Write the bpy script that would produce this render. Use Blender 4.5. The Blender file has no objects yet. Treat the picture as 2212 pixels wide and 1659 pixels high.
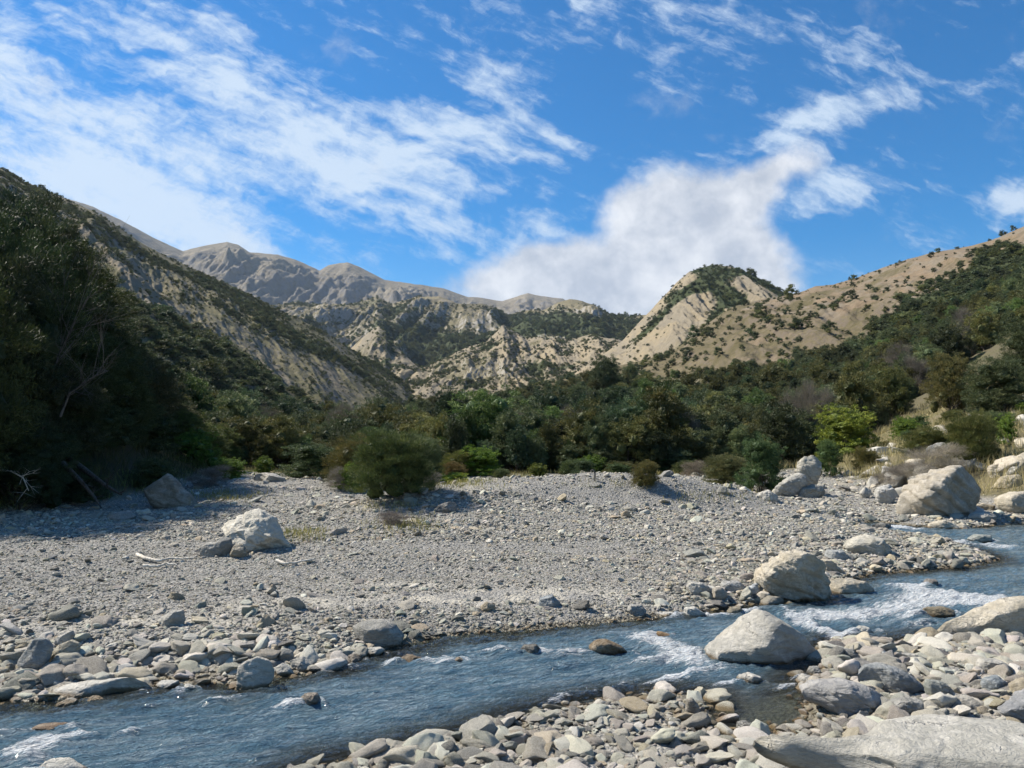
import bpy, math, random
import numpy as np
R = math.radians
sc = bpy.context.scene
COL = sc.collection

# ------------------------------------------------------------------ camera, sky, sun, exposure
CAM_H, FD, CXD, CYD, HORD = 2.4, 1670.0, 1106.0, 829.5, 950.0      # measured on a 2212 x 1659 view of the place
PITCH = math.atan((HORD - CYD) / FD)
cam = bpy.data.cameras.new('camera'); camo = bpy.data.objects.new('camera', cam); COL.objects.link(camo)
camo.location = (0, 0, CAM_H); camo.rotation_euler = (R(90) + PITCH, 0, 0)
cam.sensor_width = 36; cam.lens = 36 * FD / 2212; cam.clip_start = 0.05; cam.clip_end = 60000
sc.camera = camo
SUN_EL, SUN_AZ = 46, -68            # azimuth from +Y, negative = to the left
sun = bpy.data.lights.new('sun', 'SUN'); suno = bpy.data.objects.new('sun', sun); COL.objects.link(suno)
sun.energy = 4.9; sun.angle = R(1.2); sun.color = (1.0, 0.92, 0.80)
_d = np.array([math.sin(R(SUN_AZ)) * math.cos(R(SUN_EL)), math.cos(R(SUN_AZ)) * math.cos(R(SUN_EL)), math.sin(R(SUN_EL))])
from mathutils import Vector
suno.rotation_euler = Vector(_d).to_track_quat('Z', 'Y').to_euler()
sc.view_settings.view_transform = 'Standard'; sc.view_settings.look = 'None'
sc.view_settings.exposure = 0.90; sc.view_settings.gamma = 1.0
sc.cycles.max_bounces = 6; sc.cycles.diffuse_bounces = 2; sc.cycles.glossy_bounces = 3
sc.cycles.transmission_bounces = 4; sc.cycles.transparent_max_bounces = 8; sc.cycles.volume_bounces = 0
sc.cycles.use_denoising = True
sc.cycles.caustics_reflective = False; sc.cycles.caustics_refractive = False

def uv(xd, yd):
    xd = np.asarray(xd, float); yd = np.asarray(yd, float)
    X = (xd - CXD) / FD; Z = (CYD - yd) / FD
    cp, sp = math.cos(PITCH), math.sin(PITCH)
    den = cp - Z * sp
    return X / den, (sp + Z * cp) / den
def to_d(x, y, z):                      # world -> measured view
    cp, sp = math.cos(PITCH), math.sin(PITCH)
    zz = z - CAM_H
    f = y * cp + zz * sp; up = -y * sp + zz * cp
    return CXD + FD * x / f, CYD - FD * up / f

# ---------- small node helper
class NT:
    def __init__(s, tree): s.t = tree; s.n = tree.nodes; s.l = tree.links
    def add(s, typ, **kw):
        n = s.n.new(typ)
        ins = kw.pop('ins', {})
        for k, v in kw.items(): setattr(n, k, v)
        for k, v in ins.items(): s.put(n.inputs[k], v)
        return n
    def put(s, sock, v):
        if isinstance(v, bpy.types.NodeSocket): s.l.new(v, sock)
        elif isinstance(v, bpy.types.Node): s.l.new(v.outputs[0], sock)
        else:
            if sock.type == 'RGBA' and hasattr(v, '__len__') and len(v) == 3: v = (*v, 1)
            sock.default_value = v
    def math(s, op, a, b=None, c=None, clamp=False):
        n = s.n.new('ShaderNodeMath'); n.operation = op; n.use_clamp = clamp
        s.put(n.inputs[0], a)
        if b is not None: s.put(n.inputs[1], b)
        if c is not None: s.put(n.inputs[2], c)
        return n.outputs[0]
    def mix(s, f, a, b, bt='MIX'):
        n = s.n.new('ShaderNodeMix'); n.data_type = 'RGBA'; n.blend_type = bt; n.clamp_factor = True
        s.put(n.inputs[0], f); s.put(n.inputs[6], a); s.put(n.inputs[7], b)
        return n.outputs[2]
    def ramp(s, f, lo, hi, a=0.0, b=1.0, smooth=True):
        n = s.n.new('ShaderNodeMapRange'); n.interpolation_type = 'SMOOTHSTEP' if smooth else 'LINEAR'
        s.put(n.inputs[0], f); n.inputs[1].default_value = lo; n.inputs[2].default_value = hi
        n.inputs[3].default_value = a; n.inputs[4].default_value = b
        return n.outputs[0]
    def noise(s, vec, scale, detail=4, rough=0.55, dist=0.0, out=0):
        n = s.n.new('ShaderNodeTexNoise'); s.put(n.inputs['Vector'], vec)
        n.inputs['Scale'].default_value = scale; n.inputs['Detail'].default_value = detail
        n.inputs['Roughness'].default_value = rough; n.inputs['Distortion'].default_value = dist
        return n.outputs[out]
    def mapping(s, vec, loc=(0, 0, 0), rot=(0, 0, 0), scale=(1, 1, 1), typ='POINT'):
        n = s.n.new('ShaderNodeMapping'); n.vector_type = typ; s.put(n.inputs['Vector'], vec)
        n.inputs['Location'].default_value = loc; n.inputs['Rotation'].default_value = rot; n.inputs['Scale'].default_value = scale
        return n.outputs[0]

# ---------- world: Nishita sky with two layers of cloud
w = bpy.data.worlds.new("World"); sc.world = w; w.use_nodes = True
N = NT(w.node_tree); N.n.clear()
SKY_S = 0.080
sky = N.add('ShaderNodeTexSky', sky_type='NISHITA', sun_disc=False)
sky.sun_elevation = R(SUN_EL); sky.sun_rotation = R(SUN_AZ) % (2 * math.pi)
sky.altitude = 600; sky.air_density = 1.0; sky.dust_density = 0.15; sky.ozone_density = 3.0
hsv = N.add('ShaderNodeHueSaturation', ins={'Saturation': 1.56, 'Value': .96, 'Color': sky.outputs[0]})
tc = N.add('ShaderNodeTexCoord')
sx = N.add('ShaderNodeSeparateXYZ', ins={0: tc.outputs['Generated']})
ay = N.math('MAXIMUM', N.math('ABSOLUTE', sx.outputs[1]), 0.12)
U = N.math('DIVIDE', sx.outputs[0], ay); V = N.math('DIVIDE', sx.outputs[2], ay)
P0 = N.add('ShaderNodeCombineXYZ', ins={0: U, 1: V, 2: 0.0}).outputs[0]
wn = N.add('ShaderNodeVectorMath', operation='SUBTRACT', ins={0: N.noise(P0, 3.2, 6, 0.6, out=1), 1: (0.5, 0.5, 0.5)})
ws = N.add('ShaderNodeVectorMath', operation='SCALE', ins={0: wn.outputs[0], 'Scale': 0.20})
PW = N.add('ShaderNodeVectorMath', operation='ADD', ins={0: P0, 1: ws.outputs[0]}).outputs[0]
def blobs(lst, vec):
    acc = None
    for (xd, yd, rx, ry, ang, st) in lst:
        u_, v_ = uv(xd, yd)
        m = N.mapping(vec, (float(u_), float(v_), 0), (0, 0, R(-ang)), (rx / FD, ry / FD, 1), 'TEXTURE')
        g = N.add('ShaderNodeTexGradient', gradient_type='SPHERICAL', ins={0: m}).outputs[1]
        g = N.math('MULTIPLY', g, st)
        acc = g if acc is None else N.math('ADD', acc, g)
    return acc
cir = blobs([(120, 300, 620, 300, 25, 1.05), (420, 150, 640, 130, 28, .75), (620, 400, 560, 270, 8, 1.0), (930, 320, 340, 170, -12, .9),
             (330, 470, 500, 130, 20, .55), (720, 50, 480, 110, 25, .55), (1060, 170, 170, 220, 0, .6), (1210, 150, 120, 230, 10, .5),
             (60, 60, 300, 140, 20, .45), (1700, 285, 380, 70, -20, .85), (1930, 190, 330, 50, -22, .45), (1215, 350, 80, 100, 0, .6),
             (2205, 430, 150, 140, -20, 1.2), (1790, 425, 190, 70, -25, 1.1), (2190, 160, 130, 36, -8, .7), (1420, 60, 90, 180, 20, .4),
             (1900, 60, 260, 120, -25, .3), (1130, 520, 160, 90, -15, .9), (1540, 130, 120, 150, 0, .3), (930, 505, 130, 60, 12, .85), (1660, 330, 260, 90, -15, .6)], PW)
st1 = N.noise(N.mapping(N.mapping(PW, rot=(0, 0, R(27))), scale=(1.8, 8.0, 1)), 1.5, 10, 0.60, 0.25)
st2 = N.noise(N.mapping(N.mapping(P0, rot=(0, 0, R(22))), scale=(5.0, 17.0, 1)), 2.0, 8, 0.64, 0.2)
st3 = N.noise(N.mapping(PW, rot=(0, 0, R(20)), scale=(22.0, 34.0, 1)), 1.3, 6, 0.62, 0.3)
cs = N.math('ADD', N.math('ADD', N.math('MULTIPLY', st1, 2.9), N.math('MULTIPLY', st2, 1.8)), N.math('MULTIPLY', st3, 1.0))
cd = N.ramp(N.math('ADD', N.math('MULTIPLY', cir, 0.72), cs), 2.95, 3.95, 0.0, 0.94)
P1w = N.add('ShaderNodeVectorMath', operation='SCALE', ins={0: wn.outputs[0], 'Scale': 0.12})
PW1 = N.add('ShaderNodeVectorMath', operation='ADD', ins={0: P0, 1: P1w.outputs[0]}).outputs[0]
cum = blobs([(1290, 600, 390, 125, -8, 1.1), (1490, 440, 230, 120, -10, 1.0), (1660, 395, 170, 80, -28, .95), (1180, 610, 330, 110, 0, .9),
             (1610, 590, 200, 110, 0, 1.1), (1430, 650, 420, 110, 0, 1.1), (1530, 520, 260, 130, 0, .8), (1380, 470, 120, 70, 0, .4)], PW1)
cn = N.noise(P0, 7.0, 9, 0.58, 0.1)
cn2 = N.noise(P0, 24.0, 7, 0.62, 0.2)
cumd = N.ramp(N.math('ADD', cum, N.math('ADD', N.math('MULTIPLY', cn, 1.5), N.math('MULTIPLY', cn2, .7))), 1.22, 1.92, 0.0, 0.98)
puff = N.ramp(N.noise(N.mapping(P0, loc=(0.02, -0.03, 0)), 9.0, 6, 0.55), 0.3, 0.72, 0.0, 1.0)
puff2 = N.ramp(N.noise(N.mapping(P0, loc=(0.3, 0.1, 0)), 26.0, 6, 0.6, .3), 0.3, 0.7, -0.25, 0.25)
c_cum = N.mix(N.math('ADD', puff, puff2, clamp=True), (3.5, 3.85, 4.5), (6.2, 6.35, 6.6))
c_cir = (4.5, 5.4, 6.5)
c1 = N.mix(cd, hsv.outputs[0], c_cir)
c2 = N.mix(cumd, c1, c_cum)
bg = N.add('ShaderNodeBackground', ins={'Color': c2, 'Strength': SKY_S})
wo = N.add('ShaderNodeOutputWorld', ins={0: bg.outputs[0]})

# ------------------------------------------------------------------ numpy noise
_rs = np.random.RandomState(7)
PERM = _rs.permutation(512).astype(np.int64); PERM = np.concatenate([PERM, PERM, PERM])
GR = _rs.normal(size=(512, 3)); GR /= np.linalg.norm(GR, axis=1)[:, None]
def pn(x, y, z=None):
    x = np.asarray(x, float); y = np.asarray(y, float)
    z = np.zeros_like(x) if z is None else np.asarray(z, float) + 0 * x
    xi = np.floor(x).astype(np.int64); yi = np.floor(y).astype(np.int64); zi = np.floor(z).astype(np.int64)
    xf, yf, zf = x - xi, y - yi, z - zi
    f = lambda t: t * t * t * (t * (t * 6 - 15) + 10)
    a, b, c = f(xf), f(yf), f(zf)
    def g(i, j, k):
        h = PERM[(PERM[(PERM[(xi + i) & 511] + yi + j) & 511] + zi + k) & 511]
        q = GR[h]
        return q[..., 0] * (xf - i) + q[..., 1] * (yf - j) + q[..., 2] * (zf - k)
    l = lambda p, q, t: p + (q - p) * t
    return l(l(l(g(0,0,0), g(1,0,0), a), l(g(0,1,0), g(1,1,0), a), b), l(l(g(0,0,1), g(1,0,1), a), l(g(0,1,1), g(1,1,1), a), b), c) * 1.6
def fbm(x, y, z=None, o=4, g=0.5, lac=2.03):
    s = 0; a = 1.0; n = 0
    for i in range(o):
        s = s + a * pn(x * lac**i + 17.3 * i, y * lac**i - 9.1 * i, None if z is None else z * lac**i + 3.7 * i); n += a; a *= g
    return s / n
def ridged(x, y, z=None, o=4, g=0.5):
    s = 0; a = 1.0; n = 0
    for i in range(o):
        s = s + a * (1 - np.abs(pn(x * 2.07**i + 31.7 * i, y * 2.07**i + 5.3 * i, None if z is None else z * 2.07**i))) ** 2; n += a; a *= g
    return s / n
def sstep(a, b, x):
    t = np.clip((x - a) / (b - a), 0, 1); return t * t * (3 - 2 * t)

# ------------------------------------------------------------------ mesh helpers
def mesh(name, V, F, mats=(), smooth=True, attrs=None, mi=None):
    me = bpy.data.meshes.new(name)
    V = np.ascontiguousarray(V, np.float32)
    Fs = F if isinstance(F, list) else [F]
    Fs = [np.ascontiguousarray(f, np.int32) for f in Fs if len(f)]
    nl = sum(f.size for f in Fs); nf = sum(len(f) for f in Fs)
    me.vertices.add(len(V)); me.vertices.foreach_set('co', V.ravel())
    me.loops.add(nl); me.loops.foreach_set('vertex_index', np.concatenate([f.ravel() for f in Fs]))
    me.polygons.add(nf)
    tot = np.concatenate([np.full(len(f), f.shape[1], np.int32) for f in Fs])
    st = np.concatenate([[0], np.cumsum(tot)[:-1]]).astype(np.int32)
    me.polygons.foreach_set('loop_start', st); me.polygons.foreach_set('loop_total', tot)
    me.polygons.foreach_set('use_smooth', np.full(nf, smooth, bool))
    for m in mats: me.materials.append(m)
    if mi is not None: me.polygons.foreach_set('material_index', np.asarray(mi, np.int32))
    me.update(calc_edges=True); me.validate()
    if attrs:
        for k, v in attrs.items():
            v = np.asarray(v, np.float32)
            if v.ndim == 1:
                a = me.attributes.new(k, 'FLOAT', 'POINT'); a.data.foreach_set('value', v)
            else:
                a = me.attributes.new(k, 'FLOAT_COLOR', 'POINT')
                if v.shape[1] == 3: v = np.concatenate([v, np.ones((len(v), 1), np.float32)], 1)
                a.data.foreach_set('color', v.ravel())
    return me
def obj(name, me, loc=(0, 0, 0), rot=(0, 0, 0), scale=(1, 1, 1), parent=None):
    o = bpy.data.objects.new(name, me); COL.objects.link(o)
    o.location = loc; o.rotation_euler = rot; o.scale = scale
    if parent is not None: o.parent = parent
    return o
def tag(o, label=None, cat=None, group=None, kind=None):
    if label: o['label'] = label
    if cat: o['category'] = cat
    if group: o['group'] = group
    if kind: o['kind'] = kind
    return o
def gridfaces(ni, nj):
    i = np.arange(ni - 1)[:, None]; j = np.arange(nj - 1)[None, :]
    a = (i * nj + j).ravel()
    return np.stack([a, a + 1, a + nj + 1, a + nj], 1)

# ------------------------------------------------------------------ materials
def newmat(name):
    m = bpy.data.materials.new(name); m.use_nodes = True
    n = NT(m.node_tree); n.n.clear()
    return m, n
def attr(n, name, typ='GEOMETRY'):
    return n.add('ShaderNodeAttribute', attribute_name=name, attribute_type=typ)
def finish(n, col, rough=0.85, bump=None, bs=0.3, bd=0.02, spec=0.3, trans=None):
    p = n.add('ShaderNodeBsdfPrincipled', ins={'Base Color': col, 'Roughness': rough, 'Specular IOR Level': spec})
    if bump is not None:
        b = n.add('ShaderNodeBump', ins={'Height': bump, 'Strength': bs, 'Distance': bd}); n.l.new(b.outputs[0], p.inputs['Normal'])
    sh = p.outputs[0]
    if trans is not None:
        t = n.add('ShaderNodeBsdfTranslucent', ins={'Color': trans})
        mx = n.add('ShaderNodeMixShader', ins={0: 0.22, 1: sh, 2: t.outputs[0]}); sh = mx.outputs[0]
    n.add('ShaderNodeOutputMaterial', ins={0: sh})
    return p
def tint_of(n):
    a = attr(n, 'tint', 'INSTANCER'); f = attr(n, 'isin', 'INSTANCER'); oi = n.add('ShaderNodeObjectInfo')
    return n.mix(f.outputs['Fac'], oi.outputs['Color'], a.outputs['Color']), oi

WSL = 0.010                                   # slope of the river
def mat_rock(name, scale=1.0, wet=True, vein=1.0):
    m, n = newmat(name)
    t, oi = tint_of(n)
    tc = n.add('ShaderNodeTexCoord'); g = n.add('ShaderNodeNewGeometry')
    pos = n.add('ShaderNodeVectorMath', operation='ADD', ins={0: tc.outputs['Object'], 1: n.add('ShaderNodeCombineXYZ', ins={0: n.math('MULTIPLY', oi.outputs['Random'], 37.0), 1: 0.0, 2: 0.0}).outputs[0]}).outputs[0]
    n1 = n.noise(pos, 2.2 * scale, 7, 0.65, 0.6)
    n2 = n.noise(n.mapping(pos, rot=(0.5, 0.3, 0.2), scale=(1, 1, 4.5)), 3.5 * scale, 7, 0.7, 1.2)
    n3 = n.noise(pos, 26 * scale, 4, 0.65)
    c = n.mix(n.ramp(n1, 0.40, 0.62), n.mix(1.0, t, (.72, .72, .70), 'MULTIPLY'), n.mix(0.35, t, (0.66, 0.62, 0.53)))
    n4 = n.noise(n.mapping(pos, rot=(.2, .9, .4), scale=(1, 1, 3)), 9 * scale, 8, .75, .8)
    c = n.mix(n.ramp(n4, .45, .62, 0, .5 if scale < 3 else .25), c, n.mix(1.0, t, (.52, .52, .50), 'MULTIPLY'))
    c = n.mix(n.ramp(n2, 0.5, 0.72, 0, 0.55 * vein), c, n.mix(0.6, t, (0.16, 0.155, 0.14)))
    c = n.mix(n.ramp(n3, 0.3, 0.7, 0.0, 0.35), c, n.mix(0.45, t, (0.12, 0.12, 0.11)))
    oc = n.noise(pos, 1.3 * scale, 5, 0.6, 0.3)
    c = n.mix(n.ramp(oc, 0.58, 0.8, 0, 0.35), c, (0.42, 0.31, 0.17))
    wv = n.add('ShaderNodeVectorMath', operation='ADD', ins={0: pos, 1: n.add('ShaderNodeVectorMath', operation='SCALE', ins={0: n.noise(pos, 3 * scale, 4, .6, out=1), 'Scale': .55 / scale}).outputs[0]}).outputs[0]
    vor = n.add('ShaderNodeTexVoronoi', feature='DISTANCE_TO_EDGE', ins={'Vector': n.mapping(wv, rot=(0.4, 0.5, 0.7), scale=(1, .6, 3.0)), 'Scale': 1.5 * scale})
    crk = n.ramp(vor.outputs[0], 0.0, 0.03, 1.0, 0.0)
    crk = n.math('MULTIPLY', crk, n.ramp(n1, 0.50, 0.62))
    c = n.mix(n.math('MULTIPLY', crk, 0.42), c, (0.08, 0.075, 0.065))
    rough = 0.88
    if wet:
        sp = n.add('ShaderNodeSeparateXYZ', ins={0: g.outputs['Position']})
        h = n.math('SUBTRACT', sp.outputs[2], n.math('MULTIPLY', sp.outputs[1], WSL))
        h = n.math('ADD', h, n.math('MULTIPLY', n.math('SUBTRACT', n1, 0.5), 0.08))
        wf = n.ramp(h, 0.015, 0.055, 1.0, 0.0)
        c = n.mix(wf, c, n.mix(1.0, c, (0.42, 0.33, 0.22), 'MULTIPLY'))
        rough = n.ramp(h, 0.025, 0.085, 0.35, 0.88)
    b = n.math('ADD', n.math('ADD', n.math('MULTIPLY', n2, 0.8), n.math('MULTIPLY', n4, .5)), n.math('MULTIPLY', n3, 0.35))
    b = n.math('SUBTRACT', b, n.math('MULTIPLY', crk, 0.5))
    lc_ = n.noise(pos, 7 * scale, 6, .7, .5)
    c = n.mix(n.ramp(lc_, .60, .70, 0, .55), c, n.mix(.5, t, (.11, .11, .095)))
    finish(n, c, rough, b, 0.9, 0.09 / scale)
    return m
M_ROCK = mat_rock('boulder_stone', 1.6)
M_STONE = mat_rock('cobble_stone', 5.0, True, 0.8)

def mat_foliage(name, cols, rough=0.6):
    m, n = newmat(name)
    t, oi = tint_of(n)
    a = attr(n, 'leafv').outputs['Fac']
    c = n.mix(n.ramp(a, 0.0, 0.55, smooth=False), cols[0], cols[1])
    c = n.mix(n.ramp(a, 0.55, 1.0, smooth=False), c, cols[2])
    c = n.mix(1.0, c, t, 'MULTIPLY')
    c = n.mix(1.0, c, (1.5, 1.5, 1.5), 'MULTIPLY')
    finish(n, c, rough, spec=0.25, trans=c)
    return m
M_FOL = mat_foliage('dark_foliage', [(.024, .036, .015), (.050, .064, .026), (.105, .110, .044)])
M_FOLY = mat_foliage('bright_foliage', [(.06, .10, .018), (.13, .20, .03), (.27, .34, .06)])
M_DRY = mat_foliage('dry_twigs', [(.065, .06, .048), (.13, .12, .098), (.23, .21, .175)])
M_GRASS = mat_foliage('dry_grass_blades', [(.14, .13, .055), (.27, .23, .11), (.42, .35, .19)])
def mat_bark(name, c0, c1):
    m, n = newmat(name); tc = n.add('ShaderNodeTexCoord')
    a = n.noise(n.mapping(tc.outputs['Object'], scale=(6, 6, 1.2)), 4, 5)
    finish(n, n.mix(n.ramp(a, .35, .65), c0, c1), 0.9, a, 0.6, 0.02)
    return m
M_BARK = mat_bark('bark', (.045, .036, .028), (.12, .10, .08))
M_DEAD = mat_bark('dead_wood', (.07, .065, .058), (.15, .14, .128))
M_DRIFT = mat_bark('driftwood', (.45, .40, .32), (.68, .63, .54))

# ground: gravel, silt, grass by attributes
def mat_ground():
    m, n = newmat('river_gravel')
    g = n.add('ShaderNodeNewGeometry'); pos = g.outputs['Position']
    n0 = n.noise(pos, 0.35, 5, 0.6); n1 = n.noise(pos, 2.4, 6, 0.65); nf = n.noise(pos, 40, 4, 0.7)
    pz = n.add('ShaderNodeVectorMath', operation='ADD', ins={0: pos, 1: n.add('ShaderNodeVectorMath', operation='SCALE', ins={0: n.noise(pos, 9, 2, out=1), 'Scale': 0.06}).outputs[0]}).outputs[0]
    v1 = n.add('ShaderNodeTexVoronoi', ins={'Vector': pz, 'Scale': 22.0}); v2 = n.add('ShaderNodeTexVoronoi', ins={'Vector': pz, 'Scale': 52.0})
    sv = n.add('ShaderNodeSeparateColor', ins={0: v1.outputs['Color']}); sv2 = n.add('ShaderNodeSeparateColor', ins={0: v2.outputs['Color']})
    c = n.mix(sv.outputs[0], (.17, .163, .145), (.37, .35, .305))
    c = n.mix(n.ramp(sv.outputs[1], .75, 1.0, 0, .8), c, (.42, .37, .29))
    c = n.mix(n.math('MULTIPLY', sv2.outputs[0], .5), c, (.30, .31, .31))
    c = n.mix(n.ramp(v1.outputs['Distance'], .3, .75, 0, .55), c, (.09, .09, .085))
    c = n.mix(n.ramp(n0, .35, .65, 0, .35), c, (.22, .215, .20))
    silt = attr(n, 'silt').outputs['Fac']
    sf = n.math('MULTIPLY', silt, n.ramp(n1, .38, .6), clamp=True)
    c = n.mix(sf, c, n.mix(n1, (.31, .29, .24), (.46, .43, .36)))
    gr = attr(n, 'grass').outputs['Fac']
    gc = n.mix(n1, (.10, .09, .045), (.26, .215, .125)); gc = n.mix(n.ramp(n0, .4, .65), gc, (.16, .15, .06))
    gc = n.mix(n.ramp(nf, .35, .7, 0, .5), gc, (.08, .07, .045))
    c = n.mix(n.math('ADD', gr, n.math('MULTIPLY', n.math('SUBTRACT', n1, .5), gr), clamp=True), c, gc)
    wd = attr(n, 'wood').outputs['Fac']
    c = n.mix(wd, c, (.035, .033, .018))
    sp = n.add('ShaderNodeSeparateXYZ', ins={0: pos})
    h = n.math('SUBTRACT', sp.outputs[2], n.math('MULTIPLY', sp.outputs[1], WSL))
    h = n.math('ADD', h, n.math('MULTIPLY', n.math('SUBTRACT', n1, 0.5), 0.05))
    wet = n.ramp(h, 0.02, 0.07, 1, 0)
    c = n.mix(wet, c, n.mix(1.0, c, (.74, .68, .54), 'MULTIPLY'))
    hb = n.math('SUBTRACT', n.math('MULTIPLY', nf, .3), n.math('MULTIPLY', v1.outputs['Distance'], 1.1))
    hb = n.math('SUBTRACT', hb, n.math('MULTIPLY', v2.outputs['Distance'], .5))
    finish(n, c, n.ramp(h, .02, .07, .4, .92), hb, 0.8, 0.03)
    return m
M_GROUND = mat_ground()

def mat_hill(name, grass0, grass1, scree, rock, far=1.0, sc_=1.0):
    m, n = newmat(name)
    g = n.add('ShaderNodeNewGeometry'); pos = n.mapping(g.outputs['Position'], scale=(sc_, sc_, sc_))
    n0 = n.noise(pos, 0.006, 6, .62, .4); n1 = n.noise(pos, 0.035, 7, .68, .3); n2 = n.noise(pos, 0.22, 6, .7)
    str_ = n.noise(n.mapping(pos, rot=(0, 0, .3), scale=(1, .15, .15)), 0.08, 6, .65, .6)
    c = n.mix(n.ramp(n1, .3, .7), grass0, grass1)
    sl = n.add('ShaderNodeSeparateXYZ', ins={0: g.outputs['True Normal']}).outputs[2]
    rk = n.math('MULTIPLY', n.ramp(sl, .86, .66, 0, 1), n.ramp(n1, .38, .56), clamp=True)
    c = n.mix(rk, c, n.mix(n2, rock, tuple(q * 1.6 for q in rock)))
    s = attr(n, 'scree').outputs['Fac']
    sf = n.ramp(n.math('ADD', s, n.math('MULTIPLY', n.math('SUBTRACT', n1, .5), 1.2)), .35, .65)
    scc = n.mix(n.ramp(str_, .38, .62), scree, n.mix(.6, scree, (.19, .175, .145)))
    scc = n.mix(n.ramp(n2, .5, .7, 0, .5), scc, tuple(min(1, q * 1.3) for q in scree))
    c = n.mix(sf, c, scc)
    v = attr(n, 'veg').outputs['Fac']
    vf = n.ramp(n.math('ADD', v, n.math('MULTIPLY', n.math('SUBTRACT', n2, .5), .8)), .42, .66)
    c = n.mix(vf, c, n.mix(n2, (.030, .042, .020), (.065, .078, .034)))
    c = n.mix(n.ramp(n2, .35, .7, 0, .5), c, n.mix(.6, c, (.05, .05, .035)))
    hb = n.math('ADD', n.math('MULTIPLY', n1, 6.0), n.math('MULTIPLY', n2, 1.6)); hb = n.math('ADD', hb, n.math('MULTIPLY', str_, 2.0))
    finish(n, c, .95, hb, .7, 1.0 * far, spec=.1)
    return m

# ------------------------------------------------------------------ ground height field
def hit_plane(xd, yd, off=0.0):
    u_, v_ = uv(xd, yd); Y = (CAM_H - off) / (WSL - v_); return u_ * Y, Y
RIV = [(-1500, 1590), (-400, 1540), (0, 1512), (60, 1518), (200, 1500), (330, 1485), (430, 1475), (520, 1478), (620, 1462), (720, 1450), (780, 1425),
       (850, 1398), (950, 1378), (1100, 1362), (1250, 1352), (1400, 1337), (1520, 1326), (1600, 1310), (1700, 1298), (1800, 1275), (1870, 1240),
       (1960, 1234), (2050, 1228), (2120, 1219), (2153, 1210), (2100, 1188), (2030, 1170), (1960, 1162), (1900, 1152), (1850, 1134), (1880, 1126),
       (1990, 1138), (2100, 1140), (2212, 1130), (2700, 1120), (3600, 1130), (3600, 1420), (2212, 1385), (2010, 1378), (1920, 1392), (1800, 1386),
       (1770, 1400), (1790, 1440), (1740, 1470), (1735, 1560), (1640, 1585), (1560, 1578), (1530, 1540), (1520, 1505), (1450, 1498), (1330, 1508),
       (1200, 1528), (1120, 1548), (1000, 1588), (900, 1608), (800, 1638), (700, 1652), (640, 1680), (300, 1900), (-500, 2300), (-2500, 2300)]
RW = np.array([hit_plane(*p) for p in RIV])
def sdist(x, y, P):
    x = x.ravel(); y = y.ravel(); d2 = np.full(x.shape, 1e18); ins = np.zeros(x.shape, bool)
    for k in range(len(P)):
        ax, ay = P[k]; bx, by = P[(k + 1) % len(P)]
        ex, ey = bx - ax, by - ay
        t = np.clip(((x - ax) * ex + (y - ay) * ey) / (ex * ex + ey * ey + 1e-12), 0, 1)
        d2 = np.minimum(d2, (x - ax - t * ex) ** 2 + (y - ay - t * ey) ** 2)
        c = ((ay > y) != (by > y)) & (x < ex * (y - ay) / (ey + 1e-12) + ax)
        ins ^= c
    return np.where(ins, -1, 1) * np.sqrt(d2)
GU = np.linspace(-1.25, 1.25, 720); GY = np.exp(np.linspace(math.log(1.2), math.log(330), 900))
UU, YY = np.meshgrid(GU, GY); XX = UU * YY
SD = sdist(XX, YY, RW).reshape(XX.shape)
TX = [-900, -300, 0, 130, 200, 330, 450, 500, 700, 900, 1100, 1300, 1500, 1700, 1850, 1950, 2050, 2212, 2900]
TY = [12, 20, 30, 45, 70, 110, 160, 220, 330]
T = [[1400] * 19,
     [760, 1000, 1088, 1110, 1125, 1150, 1170, 1190, 1200, 1200, 1200, 1200, 1200, 1200, 1200, 1200, 1190, 1160, 980],
     [480, 640, 760, 800, 860, 985, 1040, 1060, 1070, 1075, 1080, 1080, 1075, 1062, 1042, 1015, 985, 925, 780],
     [380, 520, 630, 690, 760, 925, 985, 1014, 1026, 1026, 1026, 1026, 1020, 1006, 985, 952, 922, 868, 700],
     [330, 480, 600, 660, 730, 900, 970, 990, 1003, 1000, 995, 990, 985, 970, 945, 908, 866, 790, 580],
     [320, 470, 590, 650, 720, 890, 960, 980, 995, 975, 962, 950, 940, 922, 893, 855, 802, 718, 500],
     [320, 470, 590, 650, 720, 880, 955, 970, 985, 945, 925, 905, 890, 868, 838, 800, 752, 672, 430],
     [320, 470, 590, 650, 720, 880, 950, 965, 975, 915, 895, 866, 850, 830, 796, 762, 710, 640, 400],
     [330, 480, 600, 660, 730, 880, 945, 960, 962, 885, 868, 835, 818, 800, 772, 740, 690, 612, 330]]
T = np.array(T, float)
def table_z(U_, Y_):
    ux, _ = uv(np.array(TX), 950.0)
    Zt = np.zeros_like(T)
    for j, y in enumerate(TY):
        _, v_ = uv(np.full(len(TX), CXD), T[j]); Zt[j] = CAM_H + v_ * y
    fu = np.interp(U_, ux, np.arange(len(TX))); fy = np.interp(np.log(Y_), np.log(TY), np.arange(len(TY)))
    sm = lambda f: np.floor(f) + (lambda t: t * 0.5 + 0.5 * t * t * (3 - 2 * t))(f - np.floor(f))
    fu, fy = sm(fu), sm(fy)
    i0 = np.clip(fu.astype(int), 0, len(TX) - 2); j0 = np.clip(fy.astype(int), 0, len(TY) - 2); a = fu - i0; b = fy - j0
    return (Zt[j0, i0] * (1 - a) + Zt[j0, i0 + 1] * a) * (1 - b) + (Zt[j0 + 1, i0] * (1 - a) + Zt[j0 + 1, i0 + 1] * a) * b
def gauss(x, y, cx, cy, sx_, sy_, rot=0.0):
    c, s = math.cos(rot), math.sin(rot); dx, dy = x - cx, y - cy
    a = (dx * c + dy * s) / sx_; b = (-dx * s + dy * c) / sy_
    return np.exp(-(a * a + b * b))
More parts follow.
